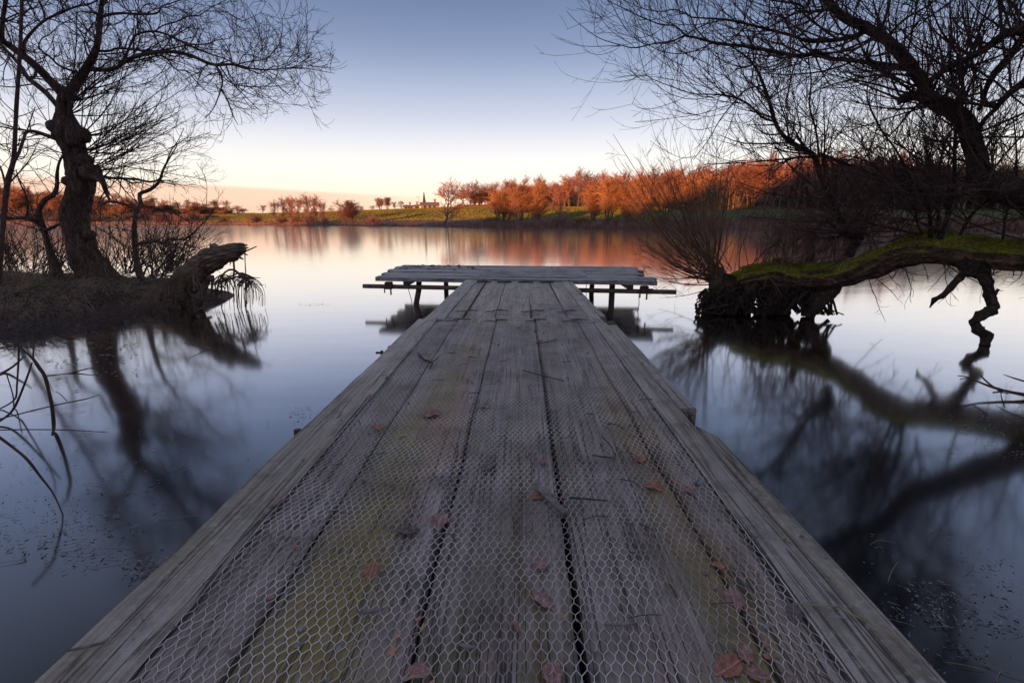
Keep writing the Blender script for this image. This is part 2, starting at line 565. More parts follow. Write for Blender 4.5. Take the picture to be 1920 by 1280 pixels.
M_STICK = simple('frosted_stick', (0.12, 0.095, 0.09), (0.34, 0.29, 0.29), 40, 0.8, 0.4, 0.003)
M_STICK_D = simple('dark_stick', (0.05, 0.035, 0.034), (0.13, 0.10, 0.10), 40, 0.8, 0.3, 0.003)
M_STRAW = simple('straw', (0.26, 0.19, 0.10), (0.45, 0.36, 0.22), 30, 0.7, 0.1, 0.002)
M_STONE = simple('grit', (0.09, 0.085, 0.09), (0.36, 0.35, 0.37), 60, 0.8, 0.2, 0.002)
M_GRASS = simple('dead_grass', (0.18, 0.11, 0.075), (0.48, 0.33, 0.22), 3, 0.8, 0)
M_REED = simple('shore_reeds', (0.20, 0.105, 0.085), (0.40, 0.23, 0.18), 0.6, 0.8, 0)
M_FLOAT = simple('floating_bits', (0.10, 0.09, 0.085), (0.42, 0.40, 0.40), 30, 0.5, 0)


def leaf_mat(name, ca, cb):
    m, N, L, b = mat(name)
    tc = N.new('ShaderNodeTexCoord')
    oi = N.new('ShaderNodeObjectInfo')
    ad = nd(N, 'ShaderNodeVectorMath', operation='ADD')
    L.new(tc.outputs['Object'], ad.inputs[0]); L.new(oi.outputs['Location'], ad.inputs[1])
    n = noise_n(N, L, ad.outputs[0], 5, 5, 0.65)
    col = ramp_n(N, L, n, [(0.3, tuple(c * 0.55 for c in ca)), (0.5, ca), (0.68, cb)])
    sy = N.new('ShaderNodeSeparateXYZ'); L.new(tc.outputs['Object'], sy.inputs[0])
    rib = rng_n(N, L, math_n(N, L, 'ABSOLUTE', sy.outputs['Y']), 0.01, 0.035, 0.7, 0.0)
    vein = math_n(N, L, 'SUBTRACT', math_n(N, L, 'MULTIPLY', sy.outputs['X'], 1.0), math_n(N, L, 'MULTIPLY', math_n(N, L, 'ABSOLUTE', sy.outputs['Y']), 0.8))
    vw = math_n(N, L, 'ABSOLUTE', math_n(N, L, 'SINE', math_n(N, L, 'MULTIPLY', vein, 24.0)))
    vf = math_n(N, L, 'MAXIMUM', rib, rng_n(N, L, vw, 0.0, 0.22, 0.4, 0.0))
    col = mixc(N, L, vf, col, tuple(min(1.0, c * 1.4) for c in cb))
    L.new(col, b.inputs['Base Color'])
    b.inputs['Roughness'].default_value = 0.55
    bump(N, L, b, math_n(N, L, 'ADD', n, vf), 0.5, 0.02)
    return m


M_LEAF = [leaf_mat('leaf_pink_brown', (0.36, 0.18, 0.155), (0.58, 0.35, 0.31)),
          leaf_mat('leaf_russet', (0.42, 0.16, 0.10), (0.62, 0.31, 0.21)),
          leaf_mat('leaf_dull_brown', (0.16, 0.11, 0.10), (0.34, 0.25, 0.23))]


def water_mat():
    m = bpy.data.materials.new('still_water'); m.use_nodes = True
    N, L = m.node_tree.nodes, m.node_tree.links
    N.remove(N['Principled BSDF'])
    out = N['Material Output']
    tc = N.new('ShaderNodeTexCoord')
    fr = N.new('ShaderNodeLayerWeight'); fr.inputs['Blend'].default_value = 0.5
    gl = N.new('ShaderNodeBsdfGlossy'); gl.inputs['Roughness'].default_value = 0.09
    gl.inputs['Color'].default_value = (0.99, 0.945, 0.905, 1)
    df = N.new('ShaderNodeBsdfDiffuse'); df.inputs['Color'].default_value = (0.006, 0.009, 0.012, 1)
    n = noise_n(N, L, scaled(N, L, tc.outputs['Object'], (0.5, 1.6, 1)), 1.0, 2, 0.5)
    bp = N.new('ShaderNodeBump'); bp.inputs['Strength'].default_value = 0.08; bp.inputs['Distance'].default_value = 0.02
    L.new(n, bp.inputs['Height'])
    for s in (fr, gl):
        L.new(bp.outputs[0], s.inputs['Normal'])
    mx = N.new('ShaderNodeMixShader')
    mr = N.new('ShaderNodeMapRange'); mr.interpolation_type = 'SMOOTHSTEP'
    mr.inputs['From Min'].default_value = 0.27; mr.inputs['From Max'].default_value = 0.86
    mr.inputs['To Min'].default_value = 0.02; mr.inputs['To Max'].default_value = 0.97
    L.new(fr.outputs['Facing'], mr.inputs['Value'])
    fac = mr.outputs[0]
    L.new(fac, mx.inputs[0]); L.new(df.outputs[0], mx.inputs[1]); L.new(gl.outputs[0], mx.inputs[2])
    L.new(mx.outputs[0], out.inputs['Surface'])
    return m


def field_mat():
    m, N, L, b = mat('far_field')
    tc = N.new('ShaderNodeTexCoord'); ob = tc.outputs['Object']
    at = N.new('ShaderNodeAttribute'); at.attribute_name = 'rough'
    n = noise_n(N, L, ob, 0.06, 5, 0.6)
    n2 = noise_n(N, L, scaled(N, L, ob, (0.12, 0.5, 0.5)), 1.0, 5, 0.65)
    gr = ramp_n(N, L, n, [(0.35, (0.075, 0.10, 0.03)), (0.65, (0.12, 0.145, 0.05))])
    rg = ramp_n(N, L, n2, [(0.3, (0.07, 0.045, 0.04)), (0.5, (0.17, 0.12, 0.10)), (0.7, (0.30, 0.24, 0.24))])
    f = math_n(N, L, 'ADD', at.outputs['Fac'], math_n(N, L, 'MULTIPLY', math_n(N, L, 'SUBTRACT', n2, 0.5), 0.8))
    L.new(mixc(N, L, rng_n(N, L, f, 0.42, 0.58), gr, rg), b.inputs['Base Color'])
    b.inputs['Roughness'].default_value = 0.95
    b.inputs['Specular IOR Level'].default_value = 0.1
    return m


def bank_mat():
    m, N, L, b = mat('muddy_bank')
    tc = N.new('ShaderNodeTexCoord'); ob = tc.outputs['Object']
    n = noise_n(N, L, ob, 3.0, 6, 0.65)
    n2 = noise_n(N, L, ob, 25.0, 5, 0.7)
    n3 = noise_n(N, L, ob, 1.6, 4, 0.6)
    col = ramp_n(N, L, n, [(0.3, (0.055, 0.036, 0.028)), (0.7, (0.22, 0.14, 0.105))])
    mo = ramp_n(N, L, n2, [(0.3, (0.05, 0.065, 0.012)), (0.7, (0.16, 0.18, 0.035))])
    geo = N.new('ShaderNodeNewGeometry')
    sp = N.new('ShaderNodeSeparateXYZ'); L.new(geo.outputs['Position'], sp.inputs[0])
    hz = rng_n(N, L, sp.outputs['Z'], 0.2, 0.34)
    mf = math_n(N, L, 'MULTIPLY', rng_n(N, L, n3, 0.45, 0.58), hz)
    L.new(mixc(N, L, mf, col, mo), b.inputs['Base Color'])
    b.inputs['Roughness'].default_value = 0.85
    bump(N, L, b, math_n(N, L, 'ADD', n, n2), 0.9, 0.04)
    return m


M_WATER, M_FIELD, M_BANK = water_mat(), field_mat(), bank_mat()

# ------------------------------------------------------------------ setting: water
mb = MB()
mb.add([[-3000, -60, 0], [3000, -60, 0], [3000, 3000, 0], [-3000, 3000, 0]], q=[[0, 1, 2, 3]])
mb.build('water', M_WATER, kind='structure')

# ------------------------------------------------------------------ setting: far shore
SH = np.array([(-2600, 418.4), (-300, 419.6), (0, 420.6), (420, 422.3), (720, 424.3), (860, 426.3), (1100, 428.3), (1300, 430),
               (1600, 433), (2200, 438), (4600, 452)], float)
CR = np.array([(-2600, 400), (0, 400), (400, 402), (560, 399), (700, 394), (850, 388.5), (1000, 388), (1300, 391), (1600, 393), (2200, 393), (4600, 393)], float)


def pdir(px):
    d = ray(px, 415.5); d = d / math.hypot(d[0], d[1])
    return d[:2]


def shore_r(px):
    y = np.interp(px, SH[:, 0], SH[:, 1])
    g = G(px, y)
    return math.hypot(g[0], g[1])


def crest(px):
    rs = shore_r(px)
    rc = rs + np.interp(px, [-300, 700, 1100, 1600], [140, 130, 95, 70])
    y = np.interp(px, CR[:, 0], CR[:, 1])
    d = ray(px, y)
    return rs, rc, HC + d[2] / math.hypot(d[0], d[1]) * rc


def far_z(px, r):
    rs, rc, zc = crest(px)
    u = (r - rs) / (rc - rs)
    if u < 0:
        return max(-1.0, u * 20)
    bankz = 0.45 * min(1.0, (r - rs) / 2.5)
    if u < 1:
        s = u * u * (3 - 2 * u)
        return bankz + (zc - bankz) * (0.35 * u + 0.65 * s)
    rise = np.interp(px, [-200, 250, 430, 560, 840, 960, 1100], [0.20, 0.11, 0.03, 0.006, 0.006, 0.09, 0.17])
    return zc + rise * min(r - rc, 55) + 0.004 * max(0, r - rc - 55)


cols = np.concatenate([np.linspace(-2600, -400, 20), np.linspace(-300, 2300, 140), np.linspace(2400, 4600, 20)])
us = np.concatenate([[-0.03, 0, 0.008, 0.02, 0.04, 0.07], np.linspace(0.1, 1.0, 22), [1.04, 1.12, 1.2, 1.3, 1.4, 1.5, 1.6, 1.7, 1.85, 2.1, 2.5, 4, 8, 16]])
V, RG = [], []
for px in cols:
    rs, rc, zc = crest(px); d = pdir(px)
    for u in us:
        r = rs + (rc - rs) * u
        z = far_z(px, r)
        if 0.005 < u < 1.3:
            z += 0.12 * math.sin(px * 0.043 + u * 9) * min(1, u * 4) * 0.6
        V.append((d[0] * r, d[1] * r, z)); RG.append(1.0 if u < 0.16 or (u > 1.02 and (px > 930 or px < 440)) else max(0.0, 1 - (u - 0.16) * 4))
nu = len(us)
i, j = np.meshgrid(np.arange(len(cols) - 1), np.arange(nu - 1), indexing='ij')
q = np.stack([i * nu + j, (i + 1) * nu + j, (i + 1) * nu + j + 1, i * nu + j + 1], -1).reshape(-1, 4)
mb = MB(); mb.add(V, q=q)
fo = mb.build('field', M_FIELD, smooth=True, kind='structure')
a = fo.data.attributes.new('rough', 'FLOAT', 'POINT'); a.data.foreach_set('value', np.array(RG, np.float32))

# ------------------------------------------------------------------ setting: near bank and the hill behind
LAND = np.array([(-40, 5.6), (-9, 5.2), (-6.4, 4.75), (-5.55, 5.1), (-5.2, 5.9), (-4.7, 6.35), (-4.25, 6.85), (-4.5, 7.5), (-5.6, 8.2), (-7.2, 8.7), (-10, 9.0), (-40, 9.5)], float)
NEAR = np.array([(-40, -0.9), (-9, -0.6), (-5.5, -0.2), (-3, -0.7), (-1.5, -1.3), (1.5, -1.3), (3.6, -0.7), (5.2, 0.8), (6.0, 3.0), (6.6, 4.4), (8.2, 6.0), (11, 8.5), (16, 11), (40, 18), (40, -40), (-40, -40)], float)


def sdist(p, poly):
    n = len(poly)
    d = np.full(len(p), 1e9); ins = np.zeros(len(p), bool)
    for k in range(n):
        a, b = poly[k], poly[(k + 1) % n]
        e = b - a; w = p - a
        t = np.clip((w @ e) / (e @ e), 0, 1)
        d = np.minimum(d, np.linalg.norm(w - t[:, None] * e, axis=1))
        c = (a[1] > p[:, 1]) != (b[1] > p[:, 1])
        xi = a[0] + (p[:, 1] - a[1]) / (b[1] - a[1] + 1e-12) * e[0]
        ins ^= c & (p[:, 0] < xi)
    return np.where(ins, d, -d)


def ground_sheet(name, poly, x0, x1, y0, y1, nx, ny, hfun, **k):
    xs, ys = np.linspace(x0, x1, nx), np.linspace(y0, y1, ny)
    X, Y = np.meshgrid(xs, ys, indexing='ij')
    p = np.column_stack([X.ravel(), Y.ravel()])
    sd = sdist(p, poly)
    z = hfun(p, sd)
    i, j = np.meshgrid(np.arange(nx - 1), np.arange(ny - 1), indexing='ij')
    q = np.stack([i * ny + j, (i + 1) * ny + j, (i + 1) * ny + j + 1, i * ny + j + 1], -1).reshape(-1, 4)
    q = q[(z[q] > -0.12).any(1)]
    used = np.unique(q); remap = np.full(len(z), -1); remap[used] = np.arange(len(used))
    mb = MB(); mb.add(np.column_stack([p, z])[used], q=remap[q])
    return mb.build(name, M_BANK, smooth=True, **k)


def h_spit(p, sd):
    z = np.where(sd > 0, 0.25 * (1 - np.exp(-np.maximum(sd, 0) / 0.4)), sd * 0.7)
    z += (sines(p, 0.5, 11) * 0.07 + sines(p, 1.4, 12) * 0.045 + sines(p, 2.6, 13) * 0.05 + sines(p, 6.5, 14, 12) * 0.03) * np.clip(sd * 2 + 0.3, 0, 1)
    for cx, cy, r, h in MOUNDS:
        z += h * np.exp(-((p[:, 0] - cx) ** 2 + (p[:, 1] - cy) ** 2) / r ** 2)
    return np.maximum(z, -0.4)


MOUNDS = []
for px, py, r, h in ((60, 530, .35, .10), (20, 520, .4, .12), (110, 545, .3, .08), (45, 560, .3, .08), (185, 540, .45, .10), (300, 530, .35, .10)):
    g = G(px, py, 0.3); MOUNDS.append((g[0], g[1], r, h))
ground_sheet('bank', LAND, -16, -4, 4.2, 9.6, 300, 160, h_spit, kind='structure')


def h_near(p, sd):
    z = np.where(sd > 0, 0.32 * (1 - np.exp(-np.maximum(sd, 0) / 0.7)), sd * 0.7)
    z += (sines(p, 0.3, 21) * 0.08 + sines(p, 1.1, 22) * 0.04) * np.clip(sd * 2, 0, 1)
    pier = (np.abs(p[:, 0]) < 1.0)
    return np.where(pier, np.minimum(z, 0.22), np.maximum(z, -0.4))


ground_sheet('shore_path', NEAR, -26, 26, -16, 14, 150, 90, h_near, kind='structure')

# wooded rise behind the camera that keeps the near shore in shade
mb = MB()
nx, ny = 520, 22
V = []
for a in range(nx):
    x = -700 + 1400 * a / (nx - 1)
    Hc = 21.5 + 14.0 / (1 + math.exp(-(x + 42) / 4.0)) + 0.9 * math.sin(x * 0.11) + 0.7 * math.sin(x * 0.23 + 1) + 0.5 * math.sin(x * 0.5)
    for bb in range(ny):
        u = bb / (ny - 1)
        y = -15 - 185 * u
        V.append((x, y, 0.15 + Hc * (math.sin(min(1, max(0, u - 0.1) / 0.57) * math.pi / 2) ** 2 if u < 0.67 else 1 - 0.3 * (u - 0.67))))
i, j = np.meshgrid(np.arange(nx - 1), np.arange(ny - 1), indexing='ij')
mb.add(V, q=np.stack([i * ny + j, (i + 1) * ny + j, (i + 1) * ny + j + 1, i * ny + j + 1], -1).reshape(-1, 4))
mb.build('hill', M_BANK, smooth=True, kind='structure')

# ------------------------------------------------------------------ pier
pier = thing('pier', 'weathered T-shaped timber fishing pier covered with hexagonal wire netting', 'pier', loc=(0, 3.2, 0))
PL = np.array([0, 3.2, 0])


def plank(x0, x1, y0, y1, ztop, th, seed, mtl, name='plank', skew=0.0, wear=0.004, along='Y', parent=None, shave=None):
    """board with worn, slightly wandering edges and a crowned top; local to the pier"""
    r = np.random.default_rng(seed)
    Ls = abs(y1 - y0) if along == 'Y' else abs(x1 - x0)
    n = max(6, int(Ls / 0.09))
    t = np.linspace(0, 1, n)
    e = lambda s: (sines(t[:, None] * Ls, 0.9, seed + s) * wear + sines(t[:, None] * Ls, 4.5, seed + s + 50) * wear * 0.5)
    bev = 0.006
    prof = []
    if along == 'Y':
        a0, a1 = x0 + e(1), x1 + e(2)
        yy = y0 + (y1 - y0) * t
        a0 = a0 + skew * t; a1 = a1 + skew * t
        if shave is not None:
            a1 = a1 - shave(yy)
        w = a1 - a0
        zz = ztop + sines(t[:, None] * Ls, 0.5, seed + 9) * 0.003
        xs = [a0, a0, a0 + bev, a0 + w * 0.5, a1 - bev, a1, a1]
        zs = [zz - th, zz - bev, zz, zz + 0.001, zz, zz - bev, zz - th]
        v = np.stack([np.stack([x, yy, z], -1) for x, z in zip(xs, zs)], 1)
    else:
        a0, a1 = y0 + e(1), y1 + e(2)
        xx = x0 + (x1 - x0) * t
        a0 = a0 + skew * t; a1 = a1 + skew * t
        zz = ztop + sines(t[:, None] * Ls, 0.4, seed + 9) * 0.005
        ys = [a1, a1, a1 - bev, (a0 + a1) / 2, a0 + bev, a0, a0]
        zs = [zz - th, zz - bev, zz, zz + 0.001, zz, zz - bev, zz - th]
        v = np.stack([np.stack([xx, y, z], -1) for y, z in zip(ys, zs)], 1)
    k = 7
    i, j = np.meshgrid(np.arange(n - 1), np.arange(k), indexing='ij')
    j2 = (j + 1) % k
    q = np.stack([i * k + j, (i + 1) * k + j, (i + 1) * k + j2, i * k + j2], -1).reshape(-1, 4)
    vv = np.vstack([v.reshape(-1, 3), v[0].mean(0), v[-1].mean(0)])
    jj = np.arange(k); jn = (jj + 1) % k
    tr = np.vstack([np.stack([jj, jn, np.full(k, n * k)], -1), np.stack([(n - 1) * k + jn, (n - 1) * k + jj, np.full(k, n * k + 1)], -1)])
    m = MB(); m.add(vv - PL, q=q, t=tr)
    return m.build(name, mtl, parent or pier)


Z = ZD
for k, (x0, x1) in enumerate([(-0.652, -0.502), (-0.494, -0.193), (-0.185, 0.106), (0.122, 0.436), (0.444, 0.556)]):
    plank(x0, x1, -1.35, 3.80, Z + 0.002 * (k % 2), 0.05, 100 + k, M_PLANK)
for k, (x0, x1) in enumerate([(-0.600, -0.475), (-0.455, -0.213), (-0.207, 0.080), (0.096, 0.372), (0.388, 0.545)]):
    plank(x0, x1, 3.812, 6.42 - 0.10 * (x0 + 0.6), Z - 0.002 * (k % 2), 0.05, 120 + k, M_PLANK, skew=-0.02 if x0 > 0 else 0.02)
# edge beams
plank(-0.805, -0.658, -1.35, 3.70, Z + 0.012, 0.10, 141, M_BEAM, 'edge_beam', wear=0.005)
plank(-0.762, -0.606, 3.705, 6.40, Z + 0.010, 0.10, 142, M_BEAM, 'edge_beam', skew=0.035, wear=0.006)
sh1 = lambda y: 0.05 * np.clip((y - 1.58) / 0.11, 0, 1) ** 2
plank(0.562, 0.652, -1.35, 3.62, Z + 0.010, 0.07, 143, M_BEAM, 'edge_beam')
plank(0.655, 0.712, -1.35, 1.69, Z + 0.010, 0.10, 144, M_BEAM, 'edge_beam', wear=0.003, shave=sh1)
plank(0.655, 0.722, 1.868, 3.50, Z + 0.010, 0.10, 145, M_BEAM, 'edge_beam', wear=0.003, skew=-0.012)
plank(0.550, 0.640, 3.625, 6.25, Z + 0.008, 0.07, 146, M_BEAM, 'edge_beam', skew=-0.03)
plank(0.644, 0.690, 3.86, 5.05, Z + 0.006, 0.08, 147, M_BEAM, 'edge_beam', skew=-0.02)
plank(0.628, 0.668, 5.12, 6.16, Z + 0.008, 0.08, 148, M_BEAM, 'edge_beam', skew=-0.01)


def pbox(name, c, s, m, axes=None, parent=None, jit=0.0):
    b = MB(); box(b, np.asarray(c) - PL, s, axes, jit)
    o = b.build(name, m, parent or pier)
    md = o.modifiers.new('b', 'BEVEL'); md.width = min(s) * 0.12; md.segments = 1
    return o


# block and peg in the notch of the right edge
pbox('block', (0.672, 1.79, Z - 0.085), (0.03, 0.15, 0.04), M_POST)
pbox('peg', (0.69, 1.845, Z - 0.035), (0.014, 0.012, 0.06), M_MOSSWOOD)
pbox('block', (0.69, 3.66, Z - 0.03), (0.09, 0.20, 0.04), M_MOSSWOOD)
# cross bearers whose ends stick out at the left
for k, (y, xl, xr, zz) in enumerate([(0.2, -0.78, 0.66, 0), (1.72, -0.855, 0.69, 0), (3.36, -0.83, 0.66, 0), (3.95, -0.83, 0.66, 0), (4.85, -0.79, 0.62, 0)]):
    pbox('bearer', ((xl + xr) / 2, y, Z - 0.105), (xr - xl, 0.09, 0.09), M_POST)
for (x, y) in [(-0.70, 0.2), (0.6, 0.2), (-0.70, 1.72), (0.6, 1.72), (-0.66, 3.36), (0.58, 3.36), (-0.66, 4.85), (0.56, 4.85)]:
    b = MB()
    limb_mesh(b, np.array([[x, y, -0.5], [x + 0.004, y, -0.1], [x, y, Z - 0.151]]) - PL, np.array([0.045, 0.044, 0.043]), 10, 0.05, 6, 3)
    b.build('pile', M_POST, pier, smooth=True)
for x, y, h in [(-0.872, 1.74, 0.05), (-0.835, 3.40, 0.04), (-0.815, 4.02, 0.05)]:
    b = MB()
    limb_mesh(b, np.array([[x, y, Z - 0.15], [x, y, Z - 0.10], [x, y, Z - 0.06 + h * 0.4]]) - PL, np.array([0.016, 0.016, 0.015]), 8, 0.05, 6, 3)
    b.build('bolt', M_STEEL_D, pier, smooth=True)


def hollow_pipe(name, c0, c1, ro, ri, m, parent, k=20):
    c0, c1 = np.asarray(c0, float), np.asarray(c1, float)
    T = unit(c1 - c0); rf = np.array([0, 0, 1.0]) if abs(T[2]) < 0.9 else np.array([1.0, 0, 0])
    n1 = unit(np.cross(T, rf)); n2 = np.cross(T, n1)
    a = np.arange(k) * 2 * math.pi / k
    ring = n1 * np.cos(a)[:, None] + n2 * np.sin(a)[:, None]
    v = np.vstack([c0 + ring * ri, c0 + ring * ro, c1 + ring * ro, c1 + ring * ri])
    j = np.arange(k); j2 = (j + 1) % k
    q = np.vstack([np.stack([s * k + j, s * k + j2, ((s + 1) % 4) * k + j2, ((s + 1) % 4) * k + j], -1) for s in range(4)])
    b = MB(); b.add(v - PL, q=q)
    return b.build(name, m, parent, smooth=False)


# scaffold socket with clamp beside the left beam
pp = P(737, 640, 2.95); xs, ys = pp[0] - 0.005, 2.95
hollow_pipe('socket', (xs, ys, -0.2), (xs, ys, 0.355), 0.030, 0.025, M_STEEL_D, pier)
cl = pbox('clamp', (xs - 0.03, ys - 0.015, 0.30), (0.05, 0.05, 0.045), M_STEEL_D)
pbox('clamp_bolt', (xs - 0.062, ys - 0.03, 0.285), (0.014, 0.014, 0.10), M_STEEL_D, parent=cl)
pbox('clamp_bolt', (xs - 0.075, ys - 0.03, 0.32), (0.05, 0.012, 0.012), M_STEEL_D, parent=cl)

# T platform: boards between a skewed front and back edge
FL, FR, BL, BR = (np.array(v) for v in ((-1.97, 6.52), (1.74, 6.12), (-2.05, 8.42), (1.90, 8.14)))
nb = 8
for k in range(nb):
    u0, u1 = k / nb, (k + 1) / nb - 0.012
    l0, l1 = FL + (BL - FL) * u0, FL + (BL - FL) * u1
    r0, r1 = FR + (BR - FR) * u0, FR + (BR - FR) * u1
    ex = [0.0, -0.05, 0.03, -0.03, 0.05, 0.0, 0.04, -0.02][k]
    exr = [-0.02, 0.02, -0.16, -0.06, -0.1, 0.02, -0.04, 0.0][k]
    x0, x1 = l0[0] - ex, r0[0] + exr
    plank(x0, x1, l0[1], l1[1], Z + 0.022 + [0, 0.004, 0.0, 0.006, 0.002, 0.005, 0.0, 0.004][k], 0.055, 160 + k, M_CROSS, skew=r0[1] - l0[1], wear=0.006, along='X')


def tpos(x, u):
    s = (x - FL[0]) / (FR[0] - FL[0])
    f = FL + (FR - FL) * s; b = BL + (BR - BL) * s
    return f[1] + (b[1] - f[1]) * u


for x in (-1.55, -0.5, 0.5, 1.4):
    b = MB()
    a0, a1 = tpos(x, 0.02), tpos(x, 0.98)
    box(b, np.array([x, (a0 + a1) / 2, Z - 0.062]) - PL, (0.08, a1 - a0, 0.05))
    b.build('joist', M_POST, pier)
tube_z = Z - 0.118
for u, xa, xb in ((0.04, -2.17, 1.98), (0.80, -1.95, 1.9)):
    hollow_pipe('scaffold_tube', (xa, tpos(xa, u), tube_z + 0.006), (xb, tpos(xb, u), tube_z - 0.004), 0.030, 0.026, M_STEEL, pier)
for x, u, lean in ((-1.41, 0.09, 0.04), (-1.25, 0.84, 0.0), (1.16, 0.84, 0.01), (1.20, 0.09, 0.0), (-0.3, 0.84, 0), (0.4, 0.84, 0)):
    y = tpos(x, u)
    b = MB()
    limb_mesh(b, np.array([[x + lean * 1.6, y, -0.6], [x - lean, y, 0.02], [x, y, 0.2], [x + lean * 0.3, y, Z - 0.03]]) - PL, np.array([0.042, 0.04, 0.038, 0.038]), 10, 0.08, 5, int(x * 10) + 40)
    b.build('pile', M_POST, pier, smooth=True)
for x in (-1.80, 1.58):
    y = tpos(x, 0.04)
    c = pbox('clamp', (x, y - 0.02, Z - 0.095), (0.10, 0.08, 0.10), M_STEEL_D)
    pbox('clamp_bolt', (x - 0.055, y - 0.045, Z - 0.15), (0.014, 0.014, 0.09), M_STEEL_D, parent=c)
    pbox('clamp_bolt', (x + 0.03, y - 0.045, Z - 0.165), (0.018, 0.018, 0.11), M_STEEL_D, parent=c)
    pbox('clamp_bolt', (x + 0.075, y - 0.045, Z - 0.085), (0.06, 0.014, 0.014), M_STEEL_D, parent=c)
for x, u, dx in ((-1.52, 0.02, 0.05), (0.93, 0.3, -0.03), (1.52, 0.02, -0.02)):
    y = tpos(x, u)
    b = MB()
    z = np.linspace(Z - 0.05, -0.1, 9)
    pts = np.column_stack([x + dx * np.linspace(0, 1, 9) + 0.008 * np.sin(z * 20), np.full(9, y - 0.02), z])
    tubes(b, (pts - PL)[None], np.full((1, 9), 0.0045), 5)
    b.build('rope', M_STEEL_D, pier, smooth=True)

# short cleats nailed over the gaps at the joint, two rows, and a row near the platform
for gx, gx2 in ((-0.49, -0.46), (-0.19, -0.21), (0.114, 0.09), (0.41, 0.385)):
    for (yy, g) in ((3.66, gx), (4.06, gx2)):
        for s in (-1, 1):
            x = g + s * 0.042 + rng.normal(0, 0.006); y = yy + s * 0.028 + rng.normal(0, 0.008)
            b = MB()
            hl = 0.055 + rng.normal(0, 0.012)
            pts = np.array([[x - hl, y + rng.normal(0, .004), Z + 0.012], [x, y, Z + 0.014], [x + hl, y + rng.normal(0, .004), Z + 0.012]])
            limb_mesh(b, pts - PL, np.array([0.0035, 0.006, 0.0035]), 7, 0.15, 25, int(abs(x) * 1000))
            b.build('cleat', M_STICK if s < 0 else M_MOSSWOOD, pier)
for gx in (-0.47, -0.21, 0.06, 0.33):
    b = MB()
    y = 6.12
    limb_mesh(b, np.array([[gx - 0.09, y, Z + 0.010], [gx, y + 0.02, Z + 0.012], [gx + 0.09, y, Z + 0.010]]) - PL, np.array([0.008, 0.01, 0.008]), 7, 0.15, 25, 5)
    b.build('cleat', M_STICK_D, pier)


# hexagonal wire netting, laid loose over the boards
def netting(x0, x1, y0, y1, zfun, seed, skew=0.05, w=0.0196, row=0.0208, name='wire_netting', edge=True, rw=0.0008):
    r = np.random.default_rng(seed)
    tw = row * 0.42
    nx, nyr = int((x1 - x0) / w) + 1, int((y1 - y0) / row) + 1
    A, B_, R = [], [], []

    ix, iy = np.meshgrid(np.arange(-2, nx + 2), np.arange(nyr), indexing='ij')

    def node(ix, iy, top):
        off = (np.mod(iy, 2)) * 0.5
        x = x0 + (ix + off) * w
        y = y0 + iy * row + np.where(top, tw / 2, -tw / 2)
        return x, y

    bx, by = node(ix, iy, False); tx, ty = node(ix, iy, True)
    segs = [((bx, by), (tx, ty), 1.35)]
    odd = np.mod(iy, 2)
    for s in (0, 1):
        jx = ix + np.where(odd == 1, s, s - 1)
        ux, uy = node(jx, iy + 1, False)
        segs.append(((tx, ty), (ux, uy), 1.0))

    def warp(x, y):
        p = np.stack([x, y], -1)
        dx = sines(p, 1.1, seed) * 0.010 + sines(p, 5, seed + 1) * 0.0045 + sines(p, 23, seed + 4) * 0.0017
        dy = sines(p, 1.0, seed + 2) * 0.012 + sines(p, 6, seed + 3) * 0.0045 + sines(p, 27, seed + 6) * 0.0017 + (x - x0) * skew
        z = zfun(x, y) + 0.0012 + 0.008 * np.clip(sines(p, 1.6, seed + 5) + 0.1, 0, 1) + 0.0012 * (sines(p, 31, seed + 7) + 1)
        return np.stack([x + dx, y + dy, z], -1)

    m = MB()
    for (xa, ya), (xb, yb), k in segs:
        a = warp(xa, ya).reshape(-1, 3); b = warp(xb, yb).reshape(-1, 3)
        ok = (a[:, 0] > x0 - 0.002) & (a[:, 0] < x1 + 0.002) & (b[:, 0] > x0 - 0.002) & (b[:, 0] < x1 + 0.002) & (a[:, 1] > y0) & (b[:, 1] < y1)
        a, b = a[ok], b[ok]
        pts = np.stack([a, b], 1)
        tubes(m, pts - PL, np.full(pts.shape[:2], rw * k), 3)
    if edge:
        for xe in (x0, x1):
            yy = np.linspace(y0, y1, 160)
            pts = warp(np.full(160, xe), yy)
            pts[:, 0] = xe + sines(yy[:, None], 3, seed + 9) * 0.0015
            tubes(m, (pts - PL)[None], np.full((1, 160), rw * 1.6), 4)
    return m.build(name, M_WIRE, pier)


netting(-0.656, 0.560, 0.28, 3.60, lambda x, y: np.full(np.shape(x), Z + 0.002), 31)
netting(0.16, 0.555, 3.60, 4.55, lambda x, y: np.full(np.shape(x), Z + 0.001), 41, rw=0.0009)
netting(-0.6, 0.9, 6.47, 7.6, lambda x, y: np.full(np.shape(x), Z + 0.031), 51, skew=-0.1, rw=0.0011)


def deck(px, py, dz=0.0):
    return G(px, py, Z + dz)


